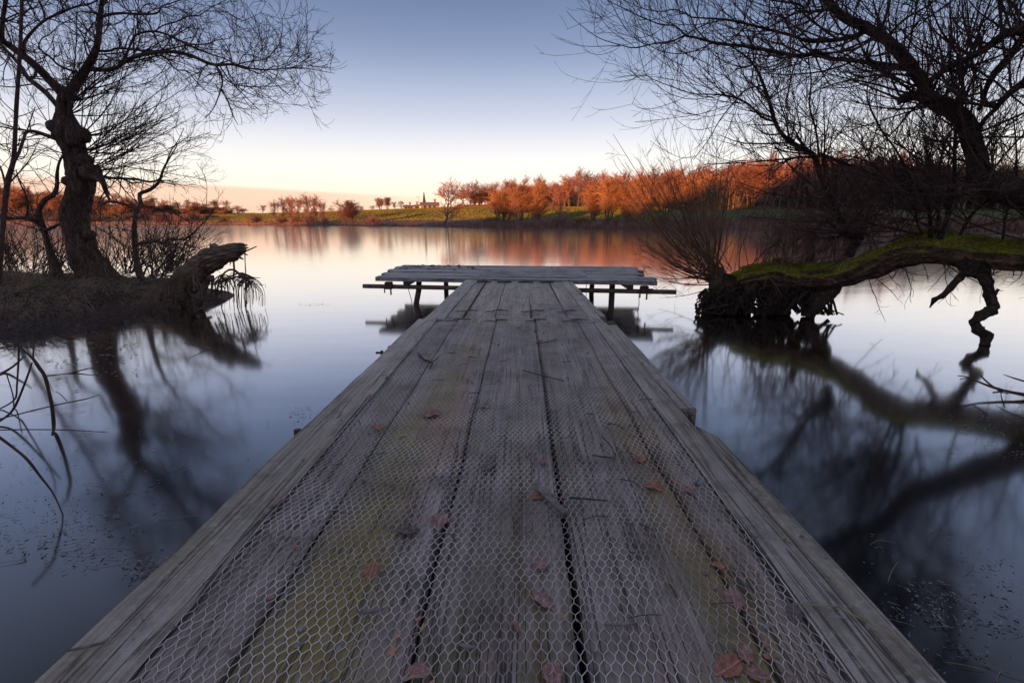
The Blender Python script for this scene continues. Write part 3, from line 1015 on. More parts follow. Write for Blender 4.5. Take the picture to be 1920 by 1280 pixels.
# ------------------------------------------------------------------ leaves and sticks on the deck
def leaf_mesh(seed, lobes):
    r = np.random.default_rng(seed)
    n = 30
    a = np.linspace(0, 2 * math.pi, n, endpoint=False)
    base = np.where(np.cos(a) > 0, 1 - 0.12 * np.cos(a) ** 4, 1.0)
    rad = 0.5 * base * (1 + lobes * np.cos(a * 7 + r.random())) * (1 + 0.05 * np.where(np.arange(n) % 2, 1, -1)) * (1 + r.normal(0, 0.03, n))
    x, y = rad * np.cos(a), rad * np.sin(a) * r.uniform(0.55, 0.8)
    x += 0.16 * np.exp(-(np.minimum(a, 6.283 - a) ** 2) / 0.03)
    fold, cx, tw = r.uniform(0.25, 0.75), r.uniform(-0.5, 0.9), r.uniform(-0.5, 0.5)
    ph = r.random() * 6
    def zf(x, y):
        return fold * np.abs(y) * 0.7 + cx * x * x * 0.5 + tw * x * y + 0.05 * np.sin(9 * x + ph) * np.abs(y) * 3
    v, q, t = [(0.0, 0.0, 0.0)], [], []
    for f in (0.33, 0.66, 1.0):
        for px, py in zip(x, y):
            v.append((px * f, py * f, float(zf(px * f, py * f)) + 0.03 * r.random() * f))
    t = [[0, 1 + k, 1 + (k + 1) % n] for k in range(n)]
    for g_ in range(2):
        o_ = 1 + g_ * n
        q += [[o_ + k, o_ + n + k, o_ + n + (k + 1) % n, o_ + (k + 1) % n] for k in range(n)]
    v = np.array(v); v[:, 2] -= v[:, 2].min()
    m = MB(); m.add(v, q=q, t=t)
    z0 = v[1 + 2 * n + n // 2, 2]
    tubes(m, np.array([[[-0.46, 0, z0], [-0.62, 0.04, z0 + .03], [-0.78, 0.1, z0 + .02]]]), np.array([[0.016, .013, .012]]), 4)
    return m.mesh('fallen_leaf', True)


LEAVES = [leaf_mesh(k + 1, 0.03 + 0.02 * (k % 4)) for k in range(8)]
leaf_specs = [
    (515, 945, 40, 0, 'curled pinkish leaf lying on the left edge beam'),
    (808, 780, 36, 0, None), (825, 978, 44, 0, 'broad pale pink leaf across a plank gap beside the moss streak'),
    (765, 998, 42, 2, None), (697, 1070, 42, 1, 'bright russet leaf on the yellow-green stain of the planks'),
    (1014, 930, 34, 1, 'russet leaf half under the knobbly forked stick'), (1016, 1058, 40, 0, None), (1018, 1127, 44, 0, None),
    (963, 1180, 34, 1, 'narrow russet-brown leaf standing on edge in the netting'), (1200, 862, 26, 1, None),
    (1226, 915, 32, 1, None), (1291, 922, 26, 0, None), (1186, 815, 16, 0, None), (1288, 840, 22, 1, 'small salmon leaf on the right edge beam near the notch'),
    (1375, 1125, 48, 0, None), (1488, 1150, 40, 2, 'dry curled leaf caught at the right border of the netting'), (1365, 1252, 54, 1, 'large orange leaf at the foot of the right-hand planks'),
    (1420, 1268, 36, 0, None), (780, 1268, 50, 0, 'dark red leaf lying over the gap of two planks'), (1035, 1268, 50, 0, None), (690, 746, 24, 0, None),
    (725, 709, 16, 0, None), (908, 762, 24, 0, None), (915, 875, 34, 2, None), (710, 802, 24, 1, None), (1020, 868, 20, 0, None), (1470, 862 + 160, 26, 2, None),
    (1012, 640, 12, 1, None), (1195, 670, 15, 0, None), (1200, 682, 16, 2, None), (1345, 1060, 24, 1, None), (1395, 1225, 46, 0, None),
]
gen_lab = {0: 'pinkish brown fallen leaf lying on the wire netting', 1: 'small russet fallen leaf lying on the wire netting', 2: 'dull grey-brown fallen leaf lying on the wire netting'}
used = set()
for k, (px, py, w, mi, lab) in enumerate(leaf_specs):
    g = deck(px, py, 0.004)
    depth = (g - CP) @ AF
    size = 1.08 * w * depth / F
    o = bpy.data.objects.new('fallen_leaf', LEAVES[k % 8])
    if not LEAVES[k % 8].materials:
        LEAVES[k % 8].materials.append(M_LEAF[0])
    sc.collection.objects.link(o)
    o.location = g
    o.scale = (size, size, size)
    o.rotation_euler = (rng.normal(0, 0.12), rng.normal(0, 0.12), rng.uniform(0, 6.28))
    if lab and 'on edge' in lab:
        o.rotation_euler = (1.0, 0.2, 1.9)
        o.location.z += 0.01
    o.material_slots[0].link = 'OBJECT'
    o.material_slots[0].material = M_LEAF[mi]
    if lab is None and not (-0.65 < g[0] < 0.555):
        lab = 'tiny brown fallen leaf lying on the bare right edge beam'
    tag(o, lab or gen_lab[mi], 'leaf', 'fallen leaves on the pier')


def stick(name, pl, r, m, label, cat, group=None, dz=0.012, k=7, fork=None, rough=0.15, lift=0.0):
    pts = np.array([deck(px, py, dz + lift * math.sin(math.pi * i / max(1, len(pl) - 1))) for i, (px, py) in enumerate(pl)])
    pts = catmull(pts, max(6, 3 * len(pl)))
    b = MB()
    rad = np.interp(np.linspace(0, 1, len(pts)), np.linspace(0, 1, len(r)), r)
    org = pts[0].copy()
    limb_mesh(b, pts - org, rad, k, rough, 40, int(pl[0][0]))
    for f in (fork or []):
        fp = catmull(np.array([deck(px, py, dz + z) for px, py, z in f[0]]), 8)
        limb_mesh(b, fp - org, np.linspace(f[1], f[1] * 0.5, 8), 6, rough, 40, 7)
    o = b.build(name, m, None, True)
    o.location = org
    tag(o, label, cat, group)
    return o


stick('forked_stick', [(1008, 912), (1018, 920), (1030, 930), (1044, 946), (1062, 962)], [0.013, 0.009, 0.010, 0.010, 0.008], M_STICK,
      'knobbly grey stick with round end lying across the widest plank gap', 'stick', dz=0.02, k=10,
      fork=[([(1030, 930, 0.0), (1024, 924, 0.02), (1016, 918, 0.03)], 0.006), ([(1035, 936, 0), (1022, 942, -0.004)], 0.006)], rough=0.28, lift=0.01)
stick('twig', [(1068, 932), (1090, 934), (1115, 936), (1140, 938)], [0.0028, 0.003, 0.002], M_STICK_D, 'straight thin dark twig beside the knobbly grey stick', 'twig')
stick('twig', [(1110, 852), (1130, 856), (1152, 858)], [0.002, 0.003, 0.002], M_STICK_D, 'forked dark twig lying crossed on the right-hand planks', 'twig',
      fork=[([(1128, 818, 0.004), (1145, 835, 0.01), (1154, 855, 0)], 0.0025), ([(1154, 850, 0), (1150, 865, 0)], 0.003)])
stick('twig', [(1132, 1171), (1160, 1170), (1195, 1168)], [0.002, 0.003, 0.0025], M_STICK, 'pale straight twig on the netting above a wide plank', 'twig')
stick('twig', [(862, 1206), (875, 1211), (892, 1212)], [0.003, 0.0045, 0.002], M_STICK, 'short curled grey twig on the middle plank', 'twig')
stick('twig', [(672, 1147), (695, 1145), (718, 1139)], [0.0025, 0.004, 0.003], M_STICK, 'short grey twig beside the russet leaf on the stain', 'twig')
stick('twig', [(980, 694), (1010, 702), (1058, 714)], [0.0026, 0.0028, 0.002], M_STICK_D, 'thin bent twig across the centre gap midway along the pier', 'twig')
stick('twig', [(1005, 644), (1030, 640), (1045, 636)], [0.003, 0.003, 0.002], M_STICK_D, 'thin twig beside the centre gap near the plank joint', 'twig')
stick('twig', [(783, 660), (795, 674), (810, 680), (806, 690)], [0.003, 0.006, 0.003], M_STICK_D, 'tangled dark twig on the netting near the left edge beam', 'twig', dz=0.015,
      fork=[([(800, 676, 0), (790, 672, 0.02), (782, 664, 0.03)], 0.003), ([(806, 680, 0), (820, 672, 0.02), (826, 664, 0.02)], 0.003)])
stick('twig', [(112, 1222), (150, 1214), (185, 1206), (203, 1198)], [0.002, 0.003, 0.002], M_STICK, 'thin straight twig lying on the left edge beam', 'twig', dz=0.02)
stick('twig', [(880, 1070), (900, 1058), (925, 1045)], [0.001, 0.0014, 0.001], M_STRAW, 'hair-thin curved stalk on the middle plank', 'twig')
stick('straw_stem', [(1490, 1130), (1530, 1134), (1570, 1137), (1600, 1152), (1660, 1184), (1710, 1222), (1748, 1248)], [0.0012, 0.0016, 0.0016, 0.0014, 0.001], M_STRAW,
      'long bent straw stalk lying over the right edge beam', 'straw', dz=0.018)
stick('straw_stem', [(1420, 1262), (1428, 1220), (1442, 1185)], [0.001, 0.0013, 0.001], M_STRAW, 'pale upright straw blade caught in the netting', 'straw', lift=0.02)
stick('twig', [(1405, 1022), (1408, 1012), (1420, 1006)], [0.0015, 0.0018, 0.0015], M_STICK, 'small hooked twig on the right edge beam', 'twig', dz=0.02)

# grit, seeds and droppings scattered over the boards
mb = MB()
oct_v = np.array([[1, 0, 0], [0, 1, 0], [-1, 0, 0], [0, -1, 0], [0, 0, 1], [0, 0, -0.6]], float)
oct_t = [[0, 1, 4], [1, 2, 4], [2, 3, 4], [3, 0, 4], [1, 0, 5], [2, 1, 5], [3, 2, 5], [0, 3, 5]]
for k in range(1500):
    y = 0.3 + 5.6 * rng.random() ** 1.5
    x = rng.uniform(-0.79, 0.69)
    s = abs(rng.normal(0, 0.0022)) + 0.0009
    if rng.random() < 0.03:
        s *= 2.2
    mb.add(oct_v * s * rng.uniform(0.7, 1.4, (6, 1)) * np.array([1.3, 1, 0.7]) @ np.array([[math.cos(k), math.sin(k), 0], [-math.sin(k), math.cos(k), 0], [0, 0, 1]]) + np.array([x, y, Z + (0.013 if abs(x) > 0.6 else 0.003) + s * 0.5]), t=oct_t)
mb.build('grit', M_STONE, None, kind='stuff', label='scattered grit and seeds on the pier boards', category='grit')
# torn leaf fragments and chips caught in the netting
for mi_, nfr, nm_, lb_ in ((2, 240, 'leaf_fragments', 'dull torn leaf fragments caught in the wire netting'), (1, 70, 'leaf_scraps', 'small russet leaf scraps scattered along the plank gaps')):
    mb = MB()
    for k in range(nfr):
        y = 0.45 + 3.2 * rng.random() ** 1.4
        x = rng.uniform(-0.64, 0.56) if (k % 2 and mi_ == 2) else rng.choice([-0.498, -0.189, 0.114, 0.44]) + rng.normal(0, 0.03)
        sz = rng.uniform(0.003, 0.011); a_ = rng.uniform(0, 6.28)
        ax = np.array([math.cos(a_), math.sin(a_), rng.normal(0, .3)]); ay = np.array([-math.sin(a_), math.cos(a_), rng.normal(0, .4)])
        c_ = np.array([x, y, Z + 0.006 + abs(rng.normal(0, .002))])
        mb.add([c_ - ax * sz, c_ - ay * sz * .6 + [0, 0, .002], c_ + ax * sz * rng.uniform(.6, 1.2), c_ + ay * sz * rng.uniform(.3, .8)], q=[[0, 1, 2, 3]])
    mb.build(nm_, M_LEAF[mi_], None, kind='stuff', label=lb_, category='leaf litter')
mb = MB(); tw_ = []
for k in range(60):
    y = 0.5 + 3.4 * rng.random() ** 1.3; x = rng.uniform(-0.62, 0.54); a_ = rng.normal(0.1, 0.8); l_ = rng.uniform(0.02, 0.075)
    d_ = np.array([math.cos(a_), math.sin(a_), 0]); c_ = np.array([x, y, Z + 0.009])
    tw_.append(catmull(np.array([c_ - d_ * l_ / 2, c_ + rng.normal(0, l_ * .08, 3) * [1, 1, .2] + [0, 0, .003], c_ + d_ * l_ / 2]), 6))
tubes(mb, np.array(tw_), rng.uniform(0.0007, 0.0018, (60, 1)) * np.ones((1, 6)), 4)
mb.build('bark_slivers', M_STICK_D, None, kind='stuff', label='thin dark bark slivers strewn over the wire netting', category='litter')
# darker crumbs and moss clods at the platform's far edge
mb = MB()
for k in range(150):
    x = rng.choice([rng.uniform(-1.9, -0.6), rng.uniform(-1.9, -0.9), rng.uniform(0.2, 1.7)])
    u = rng.uniform(0.55, 0.98) if x < 0 else rng.uniform(0.4, 0.9)
    s = abs(rng.normal(0, 0.010)) + 0.004
    if x > 0:
        s *= 0.6
    mb.add(oct_v * s * rng.uniform(0.6, 1.4, (6, 1)) * np.array([1.8, 1, 0.5]) + np.array([x, tpos(x, u), Z + 0.03]), t=oct_t)
mb.build('mud_crumbs', M_STICK_D, None, kind='stuff', label='dark clods of mud and moss on the cross platform', category='debris')

# ------------------------------------------------------------------ left willow
LY = 7.1
wl = thing('willow_tree', 'gnarled bare willow with burls leaning over the left bank', 'tree', loc=tuple(P(178, 540, LY) * [1, 1, 0] + [0, 0, 0.2]))
WL = np.array(wl.location)


class Tree:
    def __init__(self, root, bark, twig):
        self.root, self.o = root, np.array(root.location)
        self.bark, self.twig = bark, twig
        self.L = []

    def limb(self, name, pl, Y0, Y1, m=28, k=9, rough=0.10, wob=0.12, keep=True, ridge=0.0, freq=3.0, mat_=None, sharp=False):
        s = len(self.L) * 7 + 3
        pts, rad = trace(pl, Y0, Y1, m, wob, s, sharp)
        b = MB(); limb_mesh(b, pts - self.o, rad, k, rough, freq, s, ridge=ridge)
        b.build(name, mat_ or self.bark, self.root, smooth=True)
        if keep:
            self.L.append((catmull(np.column_stack([pts, rad]), 24)[:, :3], catmull(np.column_stack([pts, rad]), 24)[:, 3]))
        return pts, rad


T = Tree(wl, M_BARK_L, M_TWIG_L)
# trunk with root flare
T.limb('trunk', [(198, 556, 130), (187, 537, 90), (178, 514, 66), (165, 490, 56), (154, 462, 50), (145, 430, 47), (143, 400, 49), (148, 372, 52), (152, 345, 54), (149, 318, 50), (142, 296, 40),
                 (136, 270, 46), (131, 252, 58), (124, 234, 46), (121, 210, 28), (121, 185, 24), (125, 165, 20)], LY, LY, 90, 40, 0.17, 0.0, keep=False, ridge=0.2, freq=2.2)
for (bx, by, br) in ((104, 238, 12), (112, 247, 10), (152, 253, 14), (140, 262, 13), (172, 324, 16), (160, 300, 11), (128, 340, 9), (168, 440, 9)):
    c = P(bx, by, LY - 0.1)
    b = MB(); r = br * LY / F
    tt_ = np.linspace(-1, 1, 13)
    limb_mesh(b, c - WL + np.column_stack([0.1 * r * tt_, 0 * tt_, r * tt_]), np.sqrt(np.maximum(1 - tt_ ** 2, 0.02)) * r, 18, 0.22, 4.5, bx, ridge=0.12)
    b.build('burl', M_BARK_L, wl, smooth=True)
T.limb('limb', [(122, 190, 24), (135, 165, 23), (149, 149, 22), (166, 122, 20), (178, 98, 15), (184, 75, 13), (187, 45, 12), (189, 20, 11), (192, 0, 10), (200, -60, 8), (215, -130, 6), (240, -200, 3)], LY, LY - 0.4, 40, 12)
T.limb('limb', [(166, 128, 10), (185, 131, 9), (200, 131, 9), (219, 127, 9), (236, 114, 9), (262, 104, 8.5), (295, 98, 8), (328, 98, 7), (359, 105, 6.5), (398, 121, 6), (436, 121, 5), (462, 127, 4), (497, 131, 3), (558, 127, 2), (606, 134, 1.3), (628, 138, .8)], LY, LY - 1.3, 44, 9)
T.limb('limb', [(180, 96, 7), (192, 96, 5.5), (206, 96, 5), (219, 91, 5), (251, 93, 4.5), (273, 96, 4.5), (306, 94, 3.5), (352, 85, 3), (387, 83, 2.6), (407, 75, 2.2), (431, 72, 1.8), (444, 57, 1.2), (470, 54, .7)], LY, LY + 0.6, 36, 7)
T.limb('limb', [(232, 115, 7), (241, 94, 5.5), (251, 70, 5), (267, 61, 5), (291, 59, 4.5), (313, 65, 4), (330, 73, 4), (352, 84, 3.5), (387, 99, 3), (420, 110, 2.4), (449, 124, 2), (488, 139, 1.5), (519, 161, 1.1), (543, 180, .7)], LY, LY - 0.7, 36, 7)
T.limb('branch', [(291, 59, 3.5), (306, 48, 3.2), (331, 41, 3), (352, 31, 3), (374, 29, 2.7), (387, 20, 2.2), (420, 2, 1.7), (450, -10, 1)], LY - 0.3, LY - 0.2, 24, 6)
T.limb('branch', [(387, 21, 2), (422, 23, 1.8), (453, 39, 1.5), (466, 35, 1.3), (488, 24, 1.1), (500, 0, .7)], LY - 0.2, LY - 0.5, 20, 6)
T.limb('limb', [(188, 34, 7), (203, 28, 6), (230, 25, 5.5), (262, 27, 5), (295, 25, 4.2), (302, 13, 3.6), (328, 4, 3), (365, -10, 2), (410, -40, 1)], LY - 0.2, LY - 0.8, 30, 7)
T.limb('limb', [(120, 180, 18), (108, 167, 16), (92, 149, 15), (68, 125, 14), (44, 105, 13), (17, 85, 12), (4, 74, 11), (4, 50, 10), (7, 25, 10), (11, 0, 10), (20, -70, 8), (10, -150, 5)], LY, LY - 0.6, 36, 11)
T.limb('limb', [(46, 104, 9), (44, 90, 8), (48, 76, 8), (61, 59, 7.5), (83, 39, 6.5), (114, 24, 6), (142, 13, 5), (170, 7, 4.2), (190, -4, 3.5), (240, -30, 2)], LY - 0.3, LY - 0.7, 30, 8)
T.limb('branch', [(83, 40, 5.5), (83, 25, 5), (76, 8, 4.3), (70, -10, 3.6), (65, -60, 2)], LY - 0.5, LY - 0.2, 16, 7)
T.limb('limb', [(112, 204, 10), (100, 190, 10), (87, 175, 10), (66, 157, 9.5), (53, 147, 8), (41, 127, 6.5), (22, 105, 5.5), (2, 83, 4.5), (-40, 30, 3)], LY + 0.1, LY + 0.5, 28, 9)
T.limb('branch', [(53, 147, 5), (60, 144, 5), (68, 142, 5), (66, 130, 5), (70, 119, 4), (80, 116, 3)], LY + 0.2, LY, 14, 7)
T.limb('limb', [(124, 268, 10), (105, 260, 9), (87, 254, 8), (66, 247, 7), (50, 247, 7), (44, 262, 6.5), (37, 280, 6), (22, 320, 4), (8, 350, 2)], LY, LY - 0.3, 24, 8)
T.limb('branch', [(146, 136, 5), (129, 131, 4.2), (109, 122, 4), (94, 107, 3.6), (72, 89, 3), (81, 70, 2.6), (92, 66, 2.4), (114, 46, 2), (142, 33, 1.3), (160, 20, .8)], LY, LY - 0.9, 28, 6)
T.limb('branch', [(150, 134, 3.5), (142, 148, 3), (128, 150, 2.6), (132, 140, 2), (150, 120, 1.6), (170, 60, 1)], LY - .2, LY - 0.5, 18, 6)
T.limb('limb', [(172, 330, 15), (186, 333, 13), (194, 345, 11), (199, 360, 9), (205, 375, 4)], LY - 0.2, LY - 0.5, 20, 9, 0.15)
T.limb('limb', [(185, 330, 7), (210, 334, 5), (253, 336, 4.5), (280, 341, 4), (300, 335, 3.5), (308, 316, 3), (320, 285, 2.5), (335, 262, 2), (345, 240, 1.2)], LY - 0.2, LY - 0.5, 26, 7)
T.limb('branch', [(138, 186, 4), (150, 178, 3.5), (165, 168, 3.2), (200, 160, 2.8), (235, 145, 2), (280, 110, 1.2)], LY - .1, LY + 0.5, 20, 6)
T.limb('branch', [(240, 118, 3), (300, 104, 2.6), (312, 110, 2.4), (330, 130, 2.2), (352, 134, 2), (365, 150, 1.8), (385, 170, 1.5), (402, 178, 1)], LY - .4, LY - 0.8, 24, 6)
T.limb('branch', [(404, 122, 4.5), (414, 138, 4), (417, 155, 3.4), (414, 168, 3), (402, 200, 2.2), (385, 222, 1.2)], LY - 0.9, LY - 1.0, 18, 6)
T.limb('branch', [(414, 168, 3), (426, 186, 2.4), (436, 215, 1.9), (446, 234, 1.1)], LY - 0.9, LY - 1.1, 14, 6)
T.limb('branch', [(424, 124, 2.6), (432, 142, 2.2), (445, 160, 1.8), (458, 170, 1.2), (482, 158, .8)], LY - 1.0, LY - .9, 14, 6)
T.limb('branch', [(440, 122, 2.8), (470, 115, 2.6), (498, 111, 2.4), (512, 98, 2.2), (522, 86, 2), (528, 65, 1.7), (530, 45, 1.3), (524, 20, .8)], LY - 1.1, LY - 1.0, 20, 6)
T.limb('branch', [(440, 124, 2.6), (470, 132, 2.2), (486, 139, 2), (505, 128, 1.7), (530, 122, 1.4), (560, 108, 1.1), (590, 95, .8)], LY - 1.1, LY - 1.3, 20, 6)


def stack(L):
    return np.stack([a for a, _ in L]), np.stack([b for _, b in L])


def plen(pp):
    return np.linalg.norm(np.diff(pp, axis=1), axis=2).sum(1)


pp, pr = stack(T.L)
mbt = MB()
ln = plen(pp)
p1, r1 = spawn(pp, pr, np.ceil(ln * 9), 0.15, 1.0, (30, 85), (0.3, 1.05), 10, 0.12, 0.8, 0.5, 0.010, 0.0022, taper=0.45, seed=1)
p2, r2 = spawn(p1, r1, np.ceil(plen(p1) * 9), 0.15, 1.0, (25, 65), (0.14, 0.5), 7, 0.3, 0.55, 0.7, 0.005, 0.0018, taper=0.4, seed=2)
p3, r3 = spawn(p2, r2, np.ceil(plen(p2) * 7), 0.2, 1.0, (18, 50), (0.08, 0.26), 5, 0.3, 0.3, 0.8, 0.003, 0.0015, taper=0.3, seed=3)
# sheaf of straight shoots on the right of the trunk
org = np.array([[P(x, y, LY - 0.15 * k) for k in np.linspace(0, 1, 8)] for x, y in ((150, 255), (140, 300), (165, 320), (128, 215), (135, 190), (155, 285))])
q1, s1 = spawn(org, np.full(org.shape[:2], 0.02), 9, 0, 1, (40, 90), (0.9, 1.75), 12, 0.35, 0.25, 0.5, 0.008, 0.002, bias=(1.3, 0.1, 0.55), bw=1.7, taper=0, seed=5)
q2, s2 = spawn(q1, s1, np.ceil(plen(q1) * 6.5), 0.15, 1.0, (15, 45), (0.25, 0.7), 8, 0.25, 0.25, 0.7, 0.0045, 0.0018, taper=0.4, seed=6)
q3, s3 = spawn(q2, s2, np.ceil(plen(q2) * 5), 0.2, 1.0, (15, 45), (0.1, 0.3), 5, 0.3, 0.25, 0.8, 0.003, 0.0015, taper=0.3, seed=7)
for a, b, k in ((p1, r1, 4), (p2, r2, 3), (p3, r3, 3), (q1, s1, 4), (q2, s2, 3), (q3, s3, 3)):
    tubes(mbt, a - WL, b, k)
mbt.build('twigs', M_TWIG_L, wl, kind='stuff')

# slender pinkish trunk in front of it
sl = thing('slender_tree', 'slender reddish young trunk leaning in front of the gnarled willow', 'tree', loc=tuple(P(0, 520, 6.1) * [1, 1, 0] + [0, 0, 0.2]))
TS = Tree(sl, M_SLIM, M_TWIG_L)
TS.limb('trunk', [(-6, 560, 14), (-2, 520, 12), (6, 417, 12), (14, 344, 13), (25, 302, 10.5), (28, 262, 10), (31, 197, 9.5), (37, 109, 8.5), (39, 66, 8), (41, 0, 7.5), (44, -90, 6), (50, -180, 4)], 6.1, 6.1, 50, 12, 0.07, 0.0)
TS.limb('branch', [(26, 305, 6), (36, 288, 5), (45, 262, 4.5), (54, 235, 3), (66, 200, 2)], 6.1, 6.0, 16, 7)
TS.limb('branch', [(16, 345, 5), (30, 330, 3.6), (55, 300, 2.6), (75, 260, 1.5)], 6.1, 6.0, 14, 6)
TS.limb('branch', [(12, 355, 5), (0, 312, 3.6), (-20, 300, 3)], 6.1, 6.3, 10, 6)
TS.limb('branch', [(41, 30, 4), (54, 18, 3), (60, 2, 2), (62, -30, 1.5)], 6.1, 6.0, 10, 6)
pp, pr = stack(TS.L)
p1, r1 = spawn(pp, pr, np.ceil(plen(pp) * 6), 0.1, 1, (35, 75), (0.3, 0.9), 8, 0.2, 0.4, 0.5, 0.006, 0.002, seed=15)
p2, r2 = spawn(p1, r1, np.ceil(plen(p1) * 8), 0.2, 1, (20, 50), (0.12, 0.4), 6, 0.2, 0.3, 0.7, 0.004, 0.0016, seed=16)
m = MB(); tubes(m, p1 - TS.o, r1, 4); tubes(m, p2 - TS.o, r2, 3)
m.build('twigs', M_TWIG_L, sl, kind='stuff')


def small_tree(name, label, limbs, Y, seed, dens=7, lens=(0.25, 0.8), mat_=M_BARK_L, sub=8):
    x, y, _ = limbs[0][1][0]
    ro = thing(name, label, 'tree', loc=tuple(P(x, y, Y) * [1, 1, 0] + [0, 0, 0.15]))
    t = Tree(ro, mat_, M_TWIG_L)
    for nm, pl, ya, yb in limbs:
        t.limb(nm, pl, Y + ya, Y + yb, max(14, 3 * len(pl)), 9, 0.14, 0.06)
    pp, pr = stack(t.L)
    p1, r1 = spawn(pp, pr, np.ceil(plen(pp) * dens), 0.15, 1, (30, 80), lens, 8, 0.15, 0.55, 0.5, 0.007, 0.002, seed=seed)
    p2, r2 = spawn(p1, r1, np.ceil(plen(p1) * sub), 0.2, 1, (20, 60), (0.12, 0.4), 6, 0.2, 0.45, 0.7, 0.004, 0.0017, seed=seed + 1)
    p3, r3 = spawn(p2, r2, np.ceil(plen(p2) * 4), 0.2, 1, (20, 50), (0.06, 0.22), 4, 0.2, 0.3, 0.8, 0.003, 0.0015, seed=seed + 2)
    m = MB()
    for a, b, k in ((p1, r1, 4), (p2, r2, 3), (p3, r3, 3)):
        tubes(m, a - t.o, b, k)
    m.build('twigs', M_TWIG_L, ro, kind='stuff')
    return ro


small_tree('sapling', 'crooked sapling with elbow-bent branch beside the rotten fallen log', [
    ('trunk', [(266, 525, 16), (259, 502, 14), (254, 470, 12), (252, 440, 12), (253, 417, 10), (255, 400, 10), (264, 384, 9.5), (262, 364, 8.5), (281, 356, 7), (298, 341, 6), (307, 316, 4.5), (323, 288, 3), (338, 262, 1.5)], 0, 0),
    ('branch', [(256, 458, 8), (275, 454, 7), (295, 452, 6.5), (309, 458, 6), (312, 449, 5.5), (329, 448, 5), (345, 449, 4.5), (357, 441, 4), (371, 428, 3), (386, 413, 2.2), (410, 384, 1)], 0, -0.3),
    ('branch', [(309, 457, 4), (331, 463, 3), (357, 474, 2)], -0.1, -0.3),
    ('branch', [(256, 398, 6), (240, 385, 4.5), (205, 378, 4), (190, 385, 3)], 0, 0.3),
    ('branch', [(264, 385, 5), (290, 390, 3.5), (330, 402, 2.5), (360, 420, 1.4)], 0, 0.4),
    ('branch', [(386, 413, 1.6), (387, 380, 1.4), (388, 350, 1.1), (384, 330, .7)], -0.3, -0.3)], 6.85, 61)
small_tree('mossy_sapling', 'mossy crooked sapling between the slender trunk and the gnarled willow', [
    ('trunk', [(108, 520, 30), (104, 502, 24), (93, 468, 16), (82, 429, 13), (73, 398, 13), (84, 375, 11), (100, 366, 10), (107, 350, 9), (107, 330, 8), (110, 308, 6), (120, 285, 4), (128, 260, 2)], 0, 0),
    ('branch', [(75, 420, 8), (60, 412, 7), (42, 409, 7), (14, 409, 6), (-20, 398, 5)], 0, -0.3),
    ('branch', [(50, 410, 6), (52, 390, 5), (48, 365, 4), (37, 342, 3), (30, 318, 2)], -0.1, -0.2),
    ('branch', [(84, 432, 8), (98, 427, 7), (112, 420, 6), (125, 416, 5)], 0, 0.1)], 7.0, 71, mat_=M_BARK_L)

# thicket of thin stems along the spit
th = thing('thicket', 'tangled thicket of thin bare stems behind the gnarled willow', 'shrub', loc=(-6.3, 7.4, 0.2))
o3 = np.array(th.location)
base = np.array([[G(x, 505 + 20 * rng.random(), 0.25) for x in np.linspace(a, a + 40, 6)] for a in (0, 50, 100, 180, 230, 280, 300)])
p1, r1 = spawn(base, np.full(base.shape[:2], 0.012), [34, 30, 26, 26, 40, 44, 32], 0, 1, (50, 90), (0.4, 1.35), 10, 0.25, 0.3, 0.6, 0.007, 0.002, bias=(0.35, 0, 1.0), bw=2.2, taper=0, seed=81)
p2, r2 = spawn(p1, r1, np.ceil(plen(p1) * 8), 0.15, 1, (20, 60), (0.15, 0.55), 7, 0.2, 0.35, 0.7, 0.004, 0.0017, seed=82)
p3, r3 = spawn(p2, r2, np.ceil(plen(p2) * 4), 0.2, 1, (20, 50), (0.06, 0.25), 4, 0.2, 0.3, 0.8, 0.003, 0.0015, seed=83)
m = MB()
for a, b, k in ((p1, r1, 4), (p2, r2, 3), (p3, r3, 3)):
    tubes(m, a - o3, b, k)
m.build('stems', M_TWIG_L, th, kind='stuff')

# rotten log pointing out over the water
lg = thing('rotten_log', 'broken rotten log jutting from the spit over the water', 'log', loc=tuple(G(335, 560)))
LO = np.array(lg.location)
pts, rad = trace([(318, 575, 62), (333, 548, 56), (350, 526, 52), (368, 507, 46), (384, 495, 45), (400, 485, 42), (416, 478, 36), (432, 473, 31), (446, 468, 24), (455, 465, 18)], 6.45, 6.35, 46)
b = MB(); limb_mesh(b, pts - LO, rad * 0.92, 60, 0.18, 3.6, 91, ridge=0.26, rn=2)
b.build('trunk', M_DEADLOG, lg, smooth=True)
for pl, wd in (([(445, 472), (462, 470), (481, 462)], 5), ([(440, 462), (452, 459), (463, 460)], 8), ([(436, 460), (448, 457), (457, 457)], 6), ([(444, 478), (452, 484), (456, 486)], 6),
               ([(438, 458), (450, 462), (466, 465)], 6), ([(446, 474), (456, 475), (464, 478)], 5), ([(380, 478), (392, 470), (400, 462)], 9), ([(410, 470), (425, 462), (440, 460)], 7), ([(424, 490), (410, 498), (394, 510), (380, 517)], 3), ([(404, 500), (410, 505), (408, 498)], 4), ([(398, 462), (404, 461), (408, 466)], 12), ([(430, 488), (432, 493), (431, 497)], 3)):
    pts, rad = trace([(x, y, wd * (1 - 0.6 * i / (len(pl) - 1))) for i, (x, y) in enumerate(pl)], 6.36, 6.32, 10)
    b = MB(); limb_mesh(b, pts - LO, rad, 7, 0.25, 9, int(pl[0][0]))
    b.build('splinter', M_DEADLOG, lg)
